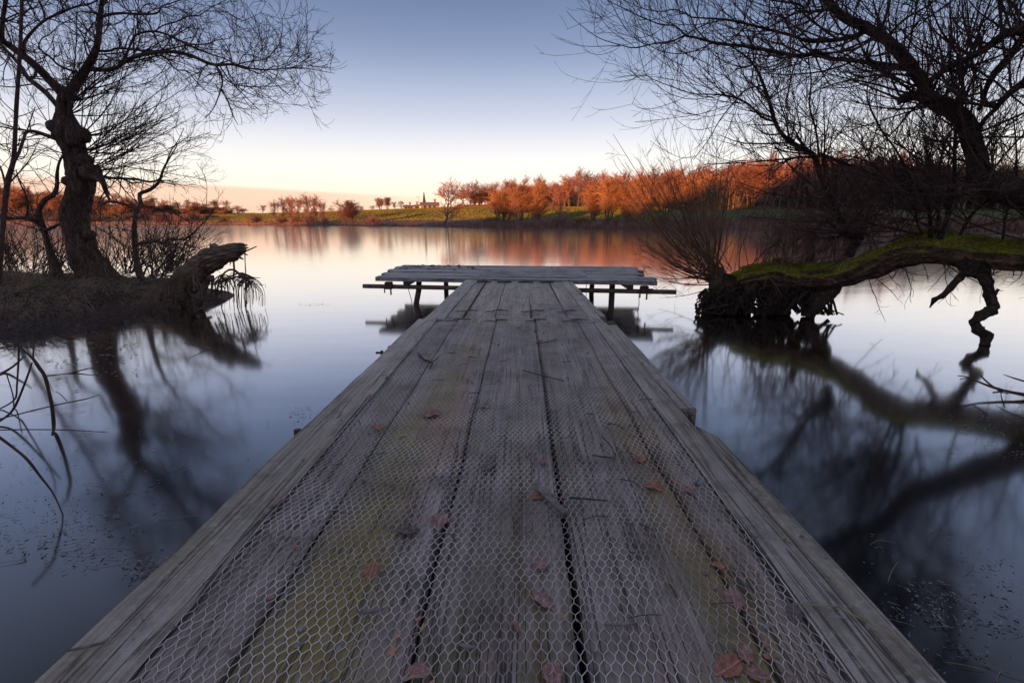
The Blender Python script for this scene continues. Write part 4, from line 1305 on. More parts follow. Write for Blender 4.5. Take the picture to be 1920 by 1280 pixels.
# little root loop stump under the log
for pl in ([(372, 572, 16), (380, 550, 14), (388, 530, 12), (396, 518, 9), (398, 530, 6), (396, 556, 4)], [(352, 548, 8), (365, 556, 7), (378, 560, 7), (392, 566, 5)], [(360, 520, 5), (372, 540, 4), (384, 562, 4)]):
    pts, rad = trace(pl, 6.3, 6.2, 16)
    b = MB(); limb_mesh(b, pts - LO, rad, 8, 0.2, 8, int(pl[0][1]))
    b.build('root', M_ROOT, lg, smooth=True)

# tangle of drooping dead roots at the log's tip
dr = thing('root_tangle', 'tangle of drooping dead roots hanging into the water below the log tip', 'roots', loc=tuple(G(452, 573)))
DO = np.array(dr.location)
B1 = []
for k in range(75):
    x0 = rng.uniform(404, 474); top = 508 + 0.012 * (x0 - 440) ** 2 + rng.uniform(0, 16)
    dx = rng.normal(5, 15); yb = rng.choice([rng.uniform(535, 560), rng.uniform(560, 584)], p=[0.3, 0.7])
    Yd = 6.25 + rng.normal(0, 0.12)
    B1.append(catmull(np.array([P(x0 - dx * 0.6, top + 12, Yd), P(x0, top, Yd), P(x0 + dx * 0.7, top + 8, Yd), P(x0 + dx, (top + yb) / 2, Yd), P(x0 + dx + rng.normal(0, 2), yb, Yd)]), 12))
m = MB(); B1 = np.array(B1)
tubes(m, B1 - DO, np.linspace(1, 0.6, 12)[None, :] * (0.0022 + 0.008 * rng.random((75, 1)) ** 2), 4)
for pl in ([(404, 560, 3), (412, 525, 4), (425, 508, 4), (440, 506, 4), (455, 520, 4), (470, 522, 3), (486, 528, 2), (493, 540, 1)], [(412, 530, 4), (440, 520, 4), (462, 518, 3), (480, 524, 2)], [(400, 545, 4), (408, 552, 4), (416, 542, 3), (408, 534, 3)],
           [(420, 524, 3), (450, 512, 3), (475, 520, 2), (488, 521, 1)], [(459, 476, 2), (460, 500, 2), (461, 520, 2)], [(438, 490, 4), (439, 505, 4), (438, 520, 3)]):
    pts, rad = trace(pl, 6.28, 6.2, 18, 0.05, int(pl[0][0]))
    limb_mesh(m, pts - DO, rad, 6, 0.15, 9, 3)
m.build('roots', M_ROOT, dr)

# dead grass and sedge on the spit
mb = MB(); n = 12000
px = rng.uniform(-30, 345, n); 
gx = np.array([G(x, 512 + 105 * (rng.random() ** 1.2) * (1 - 0.62 * np.clip(x, 0, 345) / 345), 0.2) for x in px])
sdv = sdist(gx[:, :2], LAND)
gx = gx[sdv > 0.02]; sdv = sdv[sdv > 0.02]
gx[:, 2] = h_spit(gx[:, :2], sdv) - 0.02
n = len(gx)
d = unit(np.column_stack([rng.normal(0.3, 0.8, n), rng.normal(-0.6, 0.6, n), rng.uniform(0.5, 1.6, n)]))
bl = np.zeros((n, 6, 3)); bl[:, 0] = gx; ll = rng.uniform(0.06, 0.36, n)[:, None] ** 1.0
for s in range(1, 6):
    d = unit(d + np.array([0, 0, -0.34]) + rng.normal(0, 0.08, (n, 3)))
    bl[:, s] = bl[:, s - 1] + d * ll / 5
tubes(mb, bl, np.linspace(1, 0.35, 6)[None] * rng.uniform(0.0015, 0.0035, (n, 1)), 3)
mb.build('dead_grass', M_GRASS, None, kind='stuff', label='dead grass and sedge trailing over the muddy spit', category='grass')
# leaf litter, bark and broken twigs on the mud
mb = MB()
for k in range(1500):
    x = rng.uniform(-20, 320); g = G(x, 520 + 110 * rng.random() * (1 - 0.6 * max(x, 0) / 345), 0.15)
    sd1 = sdist(g[None, :2], LAND)
    if sd1[0] < -0.05:
        continue
    z = h_spit(g[None, :2], sd1)[0]
    sz = rng.uniform(0.012, 0.045); ax = unit(rng.normal(size=3)); ay = unit(np.cross(ax, [0.2, 0.3, 1]))
    c_ = np.array([g[0], g[1], max(z, 0.0) + 0.012])
    mb.add([c_ - ax * sz, c_ - ay * sz * .5, c_ + ax * sz, c_ + ay * sz * .5], q=[[0, 1, 2, 3]])
mb.build('leaf_litter', M_LEAF[2], None, kind='stuff', label='dull leaf litter scattered over the muddy spit', category='litter')
mb = MB(); tw_ = []
for k in range(340):
    x = rng.uniform(-20, 330); y = 640 - 65 * max(x, 0) / 330 - rng.uniform(-6, 45)
    g = G(x, y, 0.05); a_ = rng.normal(0, 0.9); l_ = rng.uniform(0.1, 0.45)
    d_ = np.array([math.cos(a_), math.sin(a_) * 0.6, rng.normal(0.05, 0.25)])
    sd1 = sdist(g[None, :2], LAND); z = max(0.0, h_spit(g[None, :2], sd1)[0]) + 0.03
    g[2] = z
    tw_.append(catmull(np.array([g - d_ * l_ / 2, g + rng.normal(0, .03, 3) + [0, 0, .03], g + d_ * l_ / 2 + [0, 0, rng.uniform(-.02, .12)]]), 7))
tubes(mb, np.array(tw_), rng.uniform(0.0018, 0.0065, (len(tw_), 1)) * np.linspace(1, .5, 7)[None], 4)
mb.build('fallen_twigs', M_STICK_D, None, kind='stuff', label='broken twigs lying along the muddy edge of the spit', category='twigs')
# dead stalks draped over the log's foot
mb = MB(); n = 260
gx = np.array([P(rng.uniform(295, 372), 0, 6.4) for _ in range(n)])
for k in range(n):
    x = rng.uniform(292, 372); y = 545 - (x - 292) * 0.55 + rng.uniform(-6, 14)
    gx[k] = P(x, y, 6.25)
d = unit(np.column_stack([rng.normal(-0.2, 0.5, n), rng.normal(-0.5, 0.3, n), rng.uniform(-0.2, 0.9, n)]))
bl = np.zeros((n, 7, 3)); bl[:, 0] = gx; ll = rng.uniform(0.12, 0.42, n)[:, None]
for s in range(1, 7):
    d = unit(d + np.array([0, 0, -0.42]) + rng.normal(0, 0.06, (n, 3)))
    bl[:, s] = bl[:, s - 1] + d * ll / 6
bl[..., 2] = np.maximum(bl[..., 2], 0.0)
tubes(mb, bl, np.linspace(1, 0.4, 7)[None] * rng.uniform(0.0015, 0.003, (n, 1)), 3)
mb.build('sedge', M_GRASS, None, kind='stuff', label='brown sedge draped around the foot of the rotten log', category='sedge')

# drowned branches in the left foreground water
for lab, pls in (('dark drowned branch arching down into the left foreground water', [
        [(36, 650, 3), (60, 670, 5), (74, 690, 6), (84, 705, 6), (92, 735, 6), (98, 765, 6), (101, 800, 6), (98, 815, 4)],
        [(62, 672, 3), (64, 630, 2.4), (66, 590, 1.6)], [(84, 705, 3), (130, 700, 2.5), (160, 692, 2), (190, 688, 1)], [(60, 680, 3), (48, 715, 3.5), (28, 762, 4), (10, 782, 4), (-20, 800, 4)]]),
                 ('bent dead stem rising from the water beside the muddy spit', [
        [(6, 580, 2), (24, 602, 3), (34, 630, 3), (35, 670, 3), (32, 720, 3), (30, 745, 3), (20, 755, 2.5), (0, 766, 2.5), (-20, 775, 2)], [(-10, 706, 5), (10, 696, 4.5), (28, 684, 3.5), (45, 668, 2)], [(12, 700, 2), (24, 740, 2), (26, 765, 2)]]),
                 ('long thin stick floating flat in the left foreground water', [[(-20, 790, 2.4), (60, 770, 2.6), (110, 758, 2.4), (160, 748, 2), (186, 740, 1.2)], [(126, 752, 1.5), (112, 738, 1.3), (104, 734, 1)]]),
                 ('thin straight stem lying level on the water below the drowned branch', [[(-20, 806, 2.2), (60, 805, 2.2), (130, 806, 2), (200, 810, 1.2)]]),
                 ('forked twig floating on the open water beyond the spit', [[(345, 643, 1), (372, 650, 1.6), (388, 656, 2), (402, 655, 1)], [(388, 656, 1.6), (370, 664, 1.2), (352, 672, .8)]]),
                 ('dark curved branch dipping into the water in the left corner', [[(-20, 806, 5), (20, 835, 5), (50, 860, 4.5), (75, 892, 4), (100, 925, 3), (118, 965, 2)]])):
    f0 = G(pls[0][0][0], max(q[1] for q in pls[0]))
    ro = thing('drowned_branch', lab, 'branch', loc=tuple(f0))
    for pl in pls:
        Yd = []
        a = np.array(pl, float)
        flat = 'float' in lab or 'level' in lab
        ymax = a[:, 1].max() - 8
        w = []
        for x, y, wd in a:
            g = G(x, y) if (flat) else P(x, y, min(G(x, max(y, ymax))[1], 4.6))
            if g[2] < -0.1: g = G(x, y, -0.02)
            w.append([*g, wd * ((g - CP) @ AF) / F / 2])
        c = catmull(np.array(w), 20)
        m = MB(); limb_mesh(m, c[:, :3] - f0, np.maximum(c[:, 3], 0.0012), 7, 0.12, 9, int(a[0, 0]) + 50)
        m.build('branch', M_TWIG_L, ro, smooth=True)

# ------------------------------------------------------------------ right: fallen willow
fw = thing('fallen_willow', 'fallen willow with long mossy trunk lying low over the water', 'tree', loc=tuple(P(2040, 560, 4.15) * [1, 1, 0]))
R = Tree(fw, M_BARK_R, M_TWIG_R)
DEPTH = np.interp
logpl = [(1366, 530, 26), (1384, 524, 34), (1400, 521, 38), (1430, 517, 42), (1462, 515, 42), (1500, 518, 43), (1537, 519, 46), (1575, 514, 47), (1612, 505, 48), (1650, 490, 50), (1687, 475, 52), (1725, 466, 56), (1762, 464, 58), (1800, 470, 56), (1837, 475, 54), (1912, 479, 55), (1990, 480, 60), (2080, 482, 70), (2160, 500, 84)]


def ylog(px):
    return float(np.interp(px, [1366, 1462, 1612, 1762, 1912, 2080, 2200], [6.3, 6.0, 5.45, 4.95, 4.6, 4.3, 4.15]))


a = np.array(logpl, float)
w = np.array([[*P(x, y, ylog(x)), 0] for x, y, _ in a]); w[:, 3] = a[:, 2] / 2 * ((w[:, :3] - CP) @ AF) / F
c = catmull(w, 110)
b = MB(); limb_mesh(b, c[:, :3] - R.o, c[:, 3] * 0.93, 56, 0.13, 2.2, 201, ridge=0.13)
b.build('trunk', M_LOG, fw, smooth=True, label='long low trunk with bright green moss on top')
LOGC = c
# tufts of moss standing proud on the trunk
m = MB(); nm = 8000
ui = rng.uniform(0, 100, nm); i0 = ui.astype(int); f = (ui - i0)[:, None]
cc = c[i0] * (1 - f) + c[i0 + 1] * f
T_ = unit(c[np.minimum(i0 + 1, 109), :3] - c[i0, :3])
sd_ = unit(np.cross(T_, np.array([0, 0, 1.0]))); up_ = np.cross(sd_, T_)
ph = rng.normal(0.0, 0.55, nm)
nr = up_ * np.cos(ph)[:, None] + sd_ * np.sin(ph)[:, None]
p0 = cc[:, :3] + nr * cc[:, 3:4] * 0.99
keep = sines(p0, 1.5, 77) + 0.5 * sines(p0, 5, 78) > -0.1
p0, nr = p0[keep], nr[keep]; nm = len(p0)
dd = unit(nr + rng.normal(0, 0.45, (nm, 3))); lm = rng.uniform(0.008, 0.05, nm)[:, None]
bl = np.stack([p0, p0 + dd * lm * 0.6, p0 + unit(dd + [0, 0, -0.5]) * lm], 1)
tubes(m, bl - R.o, np.array([[0.004, 0.003, 0.001]]) * rng.uniform(0.7, 1.4, (nm, 1)), 3)
M_MOSS = simple('moss_tufts', (0.12, 0.12, 0.015), (0.42, 0.40, 0.05), 12, 0.9, 0)
m.build('moss', M_MOSS, fw, kind='stuff')

# big limb rising from the same root
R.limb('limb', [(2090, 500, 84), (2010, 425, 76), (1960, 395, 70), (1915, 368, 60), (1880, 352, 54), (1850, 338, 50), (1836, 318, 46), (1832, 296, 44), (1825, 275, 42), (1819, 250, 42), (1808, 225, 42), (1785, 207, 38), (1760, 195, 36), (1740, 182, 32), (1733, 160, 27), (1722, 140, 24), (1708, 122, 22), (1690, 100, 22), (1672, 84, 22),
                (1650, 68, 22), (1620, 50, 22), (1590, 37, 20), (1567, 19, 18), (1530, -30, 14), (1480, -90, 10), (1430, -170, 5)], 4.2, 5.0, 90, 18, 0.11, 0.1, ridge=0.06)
R.limb('limb', [(1738, 188, 22), (1722, 180, 20), (1706, 181, 17), (1692, 186, 14), (1685, 195, 6)], 4.6, 4.4, 16, 10, 0.2)
R.limb('limb', [(1712, 128, 13), (1700, 127, 10), (1654, 120, 9), (1583, 112, 8.5), (1560, 111, 9), (1548, 106, 11), (1534, 100, 11), (1520, 102, 8), (1499, 105, 8), (1464, 100, 7.5), (1405, 88, 7), (1347, 82, 6), (1300, 70, 5), (1286, 67, 4.2), (1265, 48, 3.4), (1241, 47, 3), (1204, 33, 2.6), (1169, 16, 2), (1141, 2, 1.5), (1105, -20, 1)], 4.75, 4.4, 60, 9)
R.limb('branch', [(1286, 67, 3.4), (1260, 77, 3), (1227, 82, 2.7), (1190, 90, 2.4), (1162, 84, 2), (1120, 70, 1.6), (1077, 37, 1.1), (1062, 20, .8)], 4.45, 4.3, 26, 6)
R.limb('branch', [(1162, 85, 1.8), (1130, 87, 1.5), (1098, 87, 1.2), (1070, 82, 1), (1040, 70, .7)], 4.4, 4.2, 16, 5)
R.limb('limb', [(1622, 58, 10), (1600, 69, 8.5), (1569, 75, 8), (1523, 78, 8), (1505, 75, 7), (1487, 68, 6), (1431, 53, 6), (1394, 44, 5), (1359, 37, 4.2), (1300, 33, 3.2), (1293, 30, 3), (1265, 18, 2.6), (1239, 22, 2.2), (1204, 16, 1.6), (1150, -8, 1)], 4.9, 4.7, 44, 8)
R.limb('branch', [(1569, 16, 8), (1540, 20, 7), (1511, 23, 6), (1499, 9, 5), (1445, 0, 4), (1400, -14, 3), (1350, -50, 2)], 5.0, 4.6, 24, 7)
R.limb('branch', [(1520, 23, 4.5), (1494, 22, 4), (1473, 35, 3.5), (1441, 52, 3), (1410, 70, 2)], 4.9, 5.1, 18, 6)
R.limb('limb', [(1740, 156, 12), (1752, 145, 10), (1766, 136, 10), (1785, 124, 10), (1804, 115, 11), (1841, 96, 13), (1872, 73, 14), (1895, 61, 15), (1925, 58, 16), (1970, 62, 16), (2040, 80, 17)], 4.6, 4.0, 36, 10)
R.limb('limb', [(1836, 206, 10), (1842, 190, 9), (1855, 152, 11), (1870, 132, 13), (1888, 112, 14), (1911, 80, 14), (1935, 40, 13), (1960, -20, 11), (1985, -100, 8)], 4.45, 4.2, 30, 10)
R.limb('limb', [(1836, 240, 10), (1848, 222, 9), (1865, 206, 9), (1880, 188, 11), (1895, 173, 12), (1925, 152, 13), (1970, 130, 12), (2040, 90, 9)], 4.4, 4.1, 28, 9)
R.limb('branch', [(1806, 226, 8), (1804, 200, 6.5), (1804, 164, 6), (1804, 115, 6), (1797, 105, 5.5), (1778, 77, 5), (1762, 54, 4.5), (1750, 25, 4), (1742, 0, 3.6), (1730, -60, 2.5)], 4.5, 4.4, 30, 7)
R.limb('branch', [(1800, 110, 5), (1812, 95, 4.5), (1820, 75, 4), (1828, 45, 3.5), (1840, 0, 3), (1850, -60, 2)], 4.45, 4.6, 20, 7)
R.limb('branch', [(1808, 112, 5), (1820, 125, 5), (1830, 143, 5), (1845, 150, 4.5), (1862, 148, 3)], 4.4, 4.3, 16, 7)
R.limb('branch', [(1770, 194, 6), (1775, 175, 5), (1785, 155, 4.5), (1802, 125, 4)], 4.5, 4.5, 14, 6)
R.limb('branch', [(1838, 258, 4.5), (1870, 257, 4), (1920, 257, 4), (1990, 250, 4)], 4.4, 4.1, 16, 6)
R.limb('branch', [(1664, 78, 6), (1676, 56, 5), (1700, 34, 4.5), (1725, 20, 4), (1750, 4, 3.4), (1790, -30, 2)], 4.85, 4.7, 20, 6)
R.limb('branch', [(1700, 120, 5), (1703, 95, 4.5), (1712, 50, 4), (1718, 10, 3.4), (1722, -50, 2)], 4.75, 4.9, 20, 6)
# upper crown
for pl in ([(1960, -20, 26), (1900, -150, 22), (1800, -320, 16), (1650, -480, 8)], [(1985, -60, 24), (2010, -260, 20), (1960, -480, 14), (1850, -760, 6)], [(1480, -90, 10), (1380, -240, 7), (1300, -380, 4)],
           [(2040, 80, 26), (2120, -100, 22), (2160, -380, 16), (2120, -700, 8)], [(1900, -150, 12), (1960, -320, 10), (2050, -560, 6)], [(1800, -320, 10), (1720, -300, 7), (1560, -330, 4)], [(2120, -100, 14), (2260, -260, 10), (2400, -500, 6)]):
    R.limb('limb', pl, 4.3, 4.3, 26, 9)
# sapling rising from the trunk
SA = ylog(1600)
R.limb('limb', [(1592, 480, 18), (1600, 462, 18), (1610, 448, 20), (1612, 438, 20), (1600, 434, 17), (1588, 428, 14), (1577, 415, 12), (1561, 377, 10.5), (1548, 350, 10.5), (1539, 334, 11), (1533, 312, 12), (1527, 293, 12), (1515, 284, 11.5), (1499, 276, 11), (1481, 265, 9.5), (1464, 248, 8.5), (1452, 225, 8), (1441, 187, 7), (1424, 141, 6), (1405, 112, 5), (1377, 91, 3.2), (1340, 68, 2)], SA, SA - 0.4, 60, 12, 0.12, 0.05)
R.limb('branch', [(1600, 444, 13), (1585, 440, 10), (1577, 435, 9), (1562, 424, 8), (1551, 409, 8)], SA, SA - .1, 14, 8, 0.16)
R.limb('branch', [(1532, 294, 8), (1545, 292, 7), (1587, 308, 7), (1614, 318, 6), (1649, 330, 5.5), (1702, 342, 5), (1738, 339, 4), (1780, 330, 2)], SA - .3, SA - .6, 24, 7)
R.limb('branch', [(1526, 294, 5), (1500, 295, 4.5), (1473, 298, 4), (1433, 302, 3), (1380, 306, 2.2), (1320, 308, 1.2)], SA - .3, SA - .5, 22, 6)
R.limb('branch', [(1453, 228, 5), (1429, 220, 4.5), (1401, 194, 4.2), (1366, 180, 3.6), (1330, 177, 3), (1300, 176, 2.4), (1263, 164, 2), (1227, 150, 1.5), (1202, 136, .9)], SA - .35, SA - .7, 26, 6)
R.limb('branch', [(1536, 296, 5), (1530, 246, 4.2), (1518, 199, 3.6), (1521, 150, 3), (1515, 110, 2), (1508, 60, 1.2)], SA - .3, SA - .1, 22, 6)
R.limb('branch', [(1516, 284, 5), (1500, 262, 4.5), (1491, 246, 3.6), (1478, 225, 2.5), (1466, 190, 1.5)], SA - .3, SA - .2, 16, 6)
R.limb('branch', [(1431, 160, 3.5), (1400, 168, 3), (1378, 190, 2.4), (1350, 225, 2), (1330, 260, 1.6), (1300, 300, 1.2)], SA - .4, SA - .7, 18, 6)
# shoots standing on the trunk
Q = ylog(1755) - 0.05
R.limb('limb', [(1744, 444, 11), (1745, 425, 9), (1743, 399, 7.5), (1738, 375, 7), (1729, 360, 6.5), (1708, 336, 6), (1695, 310, 5), (1679, 280, 4.5), (1654, 246, 4), (1635, 211, 3.4), (1626, 183, 3), (1628, 155, 2.4), (1640, 120, 1.4)], Q, Q - .3, 40, 8)
R.limb('limb', [(1762, 446, 14), (1769, 430, 12), (1777, 405, 10), (1783, 378, 9), (1789, 339, 8.5), (1790, 300, 8), (1791, 258, 7.5), (1796, 225, 6), (1800, 190, 4)], Q, Q - .3, 34, 9)
R.limb('limb', [(1754, 440, 8), (1760, 400, 7), (1757, 360, 6), (1760, 330, 6), (1766, 290, 5.5), (1780, 250, 4.5), (1800, 230, 3.5)], Q + .05, Q + .1, 26, 8)
R.limb('branch', [(1774, 400, 6), (1774, 381, 5.5), (1750, 376, 5), (1726, 372, 4.6), (1694, 351, 4), (1658, 324, 3.4), (1620, 300, 2.5), (1590, 292, 1.6)], Q, Q - .2, 24, 6)
R.limb('branch', [(1730, 440, 5), (1720, 420, 4.5), (1716, 395, 4), (1700, 370, 3), (1670, 345, 2)], Q, Q - .3, 20, 6)
R.limb('branch', [(1725, 440, 5), (1685, 431, 4.5), (1619, 416, 3.6), (1590, 405, 3), (1540, 380, 1.8)], Q + .1, Q + .2, 22, 6)
R.limb('branch', [(1800, 440, 7), (1820, 405, 6), (1845, 380, 7), (1870, 360, 9), (1885, 350, 9)], 4.6, 4.3, 20, 8)
R.limb('branch', [(1880, 450, 6), (1885, 410, 5), (1892, 370, 4), (1905, 300, 3)], 4.6, 4.6, 18, 7)
R.limb('branch', [(1786, 350, 4), (1770, 332, 3.6), (1720, 320, 3), (1660, 300, 2.4), (1600, 262, 1.8), (1560, 240, 1)], Q - .2, Q - .4, 22, 6)
R.limb('branch', [(1784, 376, 4), (1810, 350, 3.6), (1815, 310, 3), (1830, 260, 2)], Q - .1, Q - .2, 18, 6)
R.limb('branch', [(1900, 355, 5), (1906, 320, 4.5), (1905, 270, 4), (1900, 220, 3)], 4.3, 4.1, 18, 6)

# broken hanging branch below the trunk
hb = [(1800, 490, 24), (1822, 504, 30), (1842, 512, 26), (1850, 530, 22), (1855, 552, 22), (1862, 575, 21), (1856, 582, 19), (1838, 592, 18), (1826, 603, 18), (1834, 618, 20), (1850, 630, 22), (1846, 648, 18)]
R.limb('hanging_branch', hb, 4.75, 4.45, 66, 20, 0.2, 0.0, keep=False, ridge=0.14, freq=5, sharp=True)
R.limb('hanging_branch', [(1815, 502, 16), (1800, 520, 13), (1782, 540, 12), (1765, 555, 11), (1752, 562, 9), (1743, 577, 2)], 4.75, 4.7, 30, 14, 0.24, 0, keep=False, ridge=0.14, freq=6, sharp=True)
R.limb('hanging_branch', [(1860, 560, 7), (1868, 548, 6), (1872, 542, 6)], 4.6, 4.6, 8, 7, 0.2, 0, keep=False)
# props and stump under the trunk's far end
for pl, ya, yb in (([(1372, 520, 40), (1362, 545, 48), (1352, 566, 52), (1350, 585, 56)], 6.3, 6.2), ([(1440, 520, 40), (1448, 545, 52), (1455, 570, 60), (1455, 590, 62)], 6.05, 6.0), ([(1572, 522, 28), (1560, 545, 26), (1540, 562, 26), (1522, 580, 26), (1512, 592, 24)], 5.65, 5.75),
                   ([(1502, 525, 18), (1506, 550, 16), (1510, 575, 18), (1510, 592, 20)], 5.9, 5.8), ([(1405, 530, 16), (1402, 560, 20), (1400, 588, 26)], 6.1, 6.0), ([(1340, 545, 10), (1325, 560, 8), (1318, 580, 7)], 6.2, 6.1), ([(1470, 560, 18), (1486, 572, 14), (1500, 586, 10)], 5.95, 5.8)):
    R.limb('prop_root', [(q[0], q[1], q[2] * 0.95) for q in pl], ya, yb, 24, 16, 0.34, 0, keep=False, ridge=0.12)
for k in range(70):
    x = rng.uniform(1318, 1570); y0 = rng.uniform(530, 556); wr = rng.choice([2.0, 2.6, 3.4, 5.5])
    R.limb('root', [(x, y0, wr * 1.3), (x + rng.normal(-6, 10), y0 + 12, wr), (x + rng.normal(-8, 14), y0 + 26, wr), (x + rng.normal(-6, 14), 590, wr)], 6.0 - (x - 1322) / 1000 + rng.normal(0, .1), 5.9 - (x - 1322) / 1000, 10, 6, 0.2, 0, keep=False)
for pl in ([(1330, 540, 12), (1350, 556, 10), (1378, 590, 12)], [(1420, 532, 14), (1395, 558, 11), (1372, 590, 10)], [(1480, 536, 16), (1462, 560, 13), (1428, 592, 12)], [(1490, 540, 10), (1530, 560, 9), (1556, 590, 9)],
           [(1340, 552, 9), (1320, 566, 8), (1306, 586, 7)], [(1400, 545, 14), (1440, 560, 12), (1480, 588, 12)], [(1545, 540, 12), (1500, 556, 10), (1470, 590, 9)], [(1360, 548, 16), (1400, 566, 12), (1420, 592, 12)]):
    x0 = pl[0][0]
    R.limb('prop_root', pl, 6.1 - (x0 - 1322) / 600 * .6, 5.95 - (x0 - 1322) / 600 * .6, 16, 10, 0.28, 0.05, keep=False)
for pl, yy in (([(1322, 572, 26), (1345, 562, 50), (1380, 560, 58), (1408, 566, 40)], 6.3), ([(1440, 566, 44), (1462, 558, 62), (1490, 566, 36)], 6.15), ([(1380, 545, 40), (1440, 540, 36), (1500, 540, 30), (1560, 535, 20)], 6.2)):
    R.limb('root_plate', [(q[0], q[1], q[2] * 0.75) for q in pl], yy, yy - .05, 26, 18, 0.38, 0.03, keep=False, ridge=0.2, freq=4)
R.limb('snag', [(1455, 505, 16), (1456, 492, 15), (1457, 482, 13)], 6.0, 6.0, 8, 10, 0.25, 0, keep=False, mat_=M_LOG)
R.limb('snag', [(1518, 510, 20), (1520, 480, 18), (1522, 455, 15), (1526, 440, 10)], 6.1, 6.15, 12, 10, 0.25, 0, keep=False)

pp, pr = stack(R.L)
ln = plen(pp)
p1, r1 = spawn(pp, pr, np.ceil(ln * 19), 0.05, 1.0, (25, 85), (0.45, 1.7), 12, 0.5, 0.42, 0.5, 0.0105, 0.0017, bias=(-0.5, 0, 0.2), bw=0.8, taper=0.66, seed=101)
okp = (p1[:, :, 0].min(1) > 0.5)     # the crown stops short of the open water
p1, r1 = p1[okp], r1[okp]
p2, r2 = spawn(p1, r1, np.ceil(plen(p1) * 6), 0.12, 1.0, (18, 55), (0.2, 0.7), 8, 0.45, 0.3, 0.65, 0.0038, 0.0013, taper=0.35, seed=102)
p3, r3 = spawn(p2, r2, np.ceil(plen(p2) * 4), 0.2, 1.0, (15, 45), (0.08, 0.28), 5, 0.3, 0.25, 0.8, 0.0024, 0.001, taper=0.3, seed=103)
# low brush growing on the trunk
lb = LOGC[4:80, :3] + np.array([0, 0, 1.0]) * LOGC[4:80, 3:4] * 0.8
lbs = np.array([catmull(lb[a:a + 16], 8) for a in range(0, 60, 10)])
q1, s1 = spawn(lbs, np.full(lbs.shape[:2], 0.012), [20, 22, 18, 9, 7, 6], 0, 1, (50, 90), (0.5, 1.3), 10, 0.15, 0.3, 0.6, 0.007, 0.0017, bias=(-0.25, 0.25, 1.1), bw=1.9, taper=0, seed=105)
q2, s2 = spawn(q1, s1, np.ceil(plen(q1) * 8), 0.15, 1, (18, 55), (0.2, 0.6), 7, 0.3, 0.32, 0.65, 0.004, 0.0014, seed=106)
q3, s3 = spawn(q2, s2, np.ceil(plen(q2) * 3), 0.2, 1, (18, 45), (0.08, 0.25), 4, 0.3, 0.25, 0.8, 0.0026, 0.0012, seed=107)
# crooked twigs hanging below the trunk
lu = LOGC[45:, :3] - np.array([0, 0, 1.0]) * LOGC[45:, 3:4] * 0.8
lus = np.array([catmull(lu[a:a + 20], 8) for a in (0, 20, 40)])
u1, v1 = spawn(lus, np.full(lus.shape[:2], 0.01), [12, 12, 16], 0, 1, (50, 90), (0.2, 0.55), 8, -0.15, 0.8, 0.5, 0.005, 0.0018, bias=(0, 0, -1.0), bw=2.0, taper=0, seed=108)
u2, v2 = spawn(u1, v1, 4, 0.2, 1, (30, 70), (0.08, 0.3), 6, 0, 0.7, 0.6, 0.003, 0.0014, seed=109)
m = MB()
for a, b, k in ((p1, r1, 4), (p2, r2, 3), (p3, r3, 3), (u1, v1, 4), (u2, v2, 3)):
    ok = (a[..., 2].min(1) > -0.05)
    tubes(m, a[ok] - R.o, b[ok], k)
m.build('twigs', M_TWIG_R, fw, kind='stuff')
m = MB()
for a, b, k in ((q1, s1, 4), (q2, s2, 3), (q3, s3, 3)):
    tubes(m, a - R.o, b, k)
m.build('shoots', simple('red_brown_shoots', (0.13, 0.068, 0.056), (0.28, 0.15, 0.115), 5, 0.8, 0), fw, kind='stuff')

# osier stool at the trunk's far end
oz = thing('osier_stool', 'osier stool with a fan of slim shoots beside the mossy trunk', 'shrub', loc=tuple(G(1345, 575)))
OZ = np.array(oz.location)
pts, rad = trace([(1352, 590, 60), (1350, 565, 46), (1346, 545, 34), (1344, 525, 30), (1346, 512, 24), (1348, 500, 12)], 6.35, 6.35, 20)
b = MB(); limb_mesh(b, pts - OZ, rad, 16, 0.25, 4, 301, ridge=0.1); b.build('stump', M_ROOT, oz, smooth=True)
tips = [(1160, 285), (1152, 312), (1215, 300), (1250, 288), (1290, 275), (1330, 262), (1380, 300), (1178, 425), (1196, 465), (1199, 490), (1230, 330), (1265, 320), (1300, 330), (1340, 318), (1360, 340), (1400, 360), (1210, 400), (1190, 445),
        (1205, 520), (1255, 540), (1240, 515), (1225, 372), (1245, 350), (1280, 360), (1310, 372), (1185, 395), (1202, 430), (1222, 478), (1260, 420), (1186, 500), (1210, 455), (1430, 330), (1240, 440), (1205, 350), (1275, 295), (1180, 350), (1170, 330)]
sh = []
for k in range(90):
    tx, ty = tips[k % len(tips)]
    tx += rng.normal(0, 20); ty += rng.normal(-8, 20)
    bx, by = rng.normal(1346, 15), rng.uniform(500, 536)
    Ya, Yb = 6.35 + rng.normal(0, .06), 6.3 + rng.normal(0, 0.45)
    dx, dy = tx - bx, ty - by
    sag = 0.10 * math.hypot(dx, dy) * (1 if dx < 0 else -0.3)
    mid = (bx + dx * 0.5 - 0.1 * sag, by + dy * 0.5 + sag * 0.75)
    sh.append(catmull(np.array([P(bx, by, Ya), P(bx + dx * .25 + rng.normal(0, 3), by + dy * .25 + sag * .55, Ya * .75 + Yb * .25), P(*mid, (Ya + Yb) / 2), P(bx + dx * .78, by + dy * .78 + sag * .45, Ya * .2 + Yb * .8), P(tx, ty, Yb)]), 14))
sh = np.array(sh)
sr = (0.0042 + 0.008 * rng.random((90, 1)) ** 2) * np.linspace(1, 0.22, 14)[None]
p2, r2 = spawn(sh, sr, 4, 0.2, 1, (15, 50), (0.15, 0.7), 9, 0.3, 0.35, 0.6, 0.003, 0.0013, seed=302)
p3, r3 = spawn(p2, r2, 3, 0.2, 1, (12, 40), (0.1, 0.3), 6, 0.3, 0.2, 0.7, 0.0025, 0.0011, seed=303)
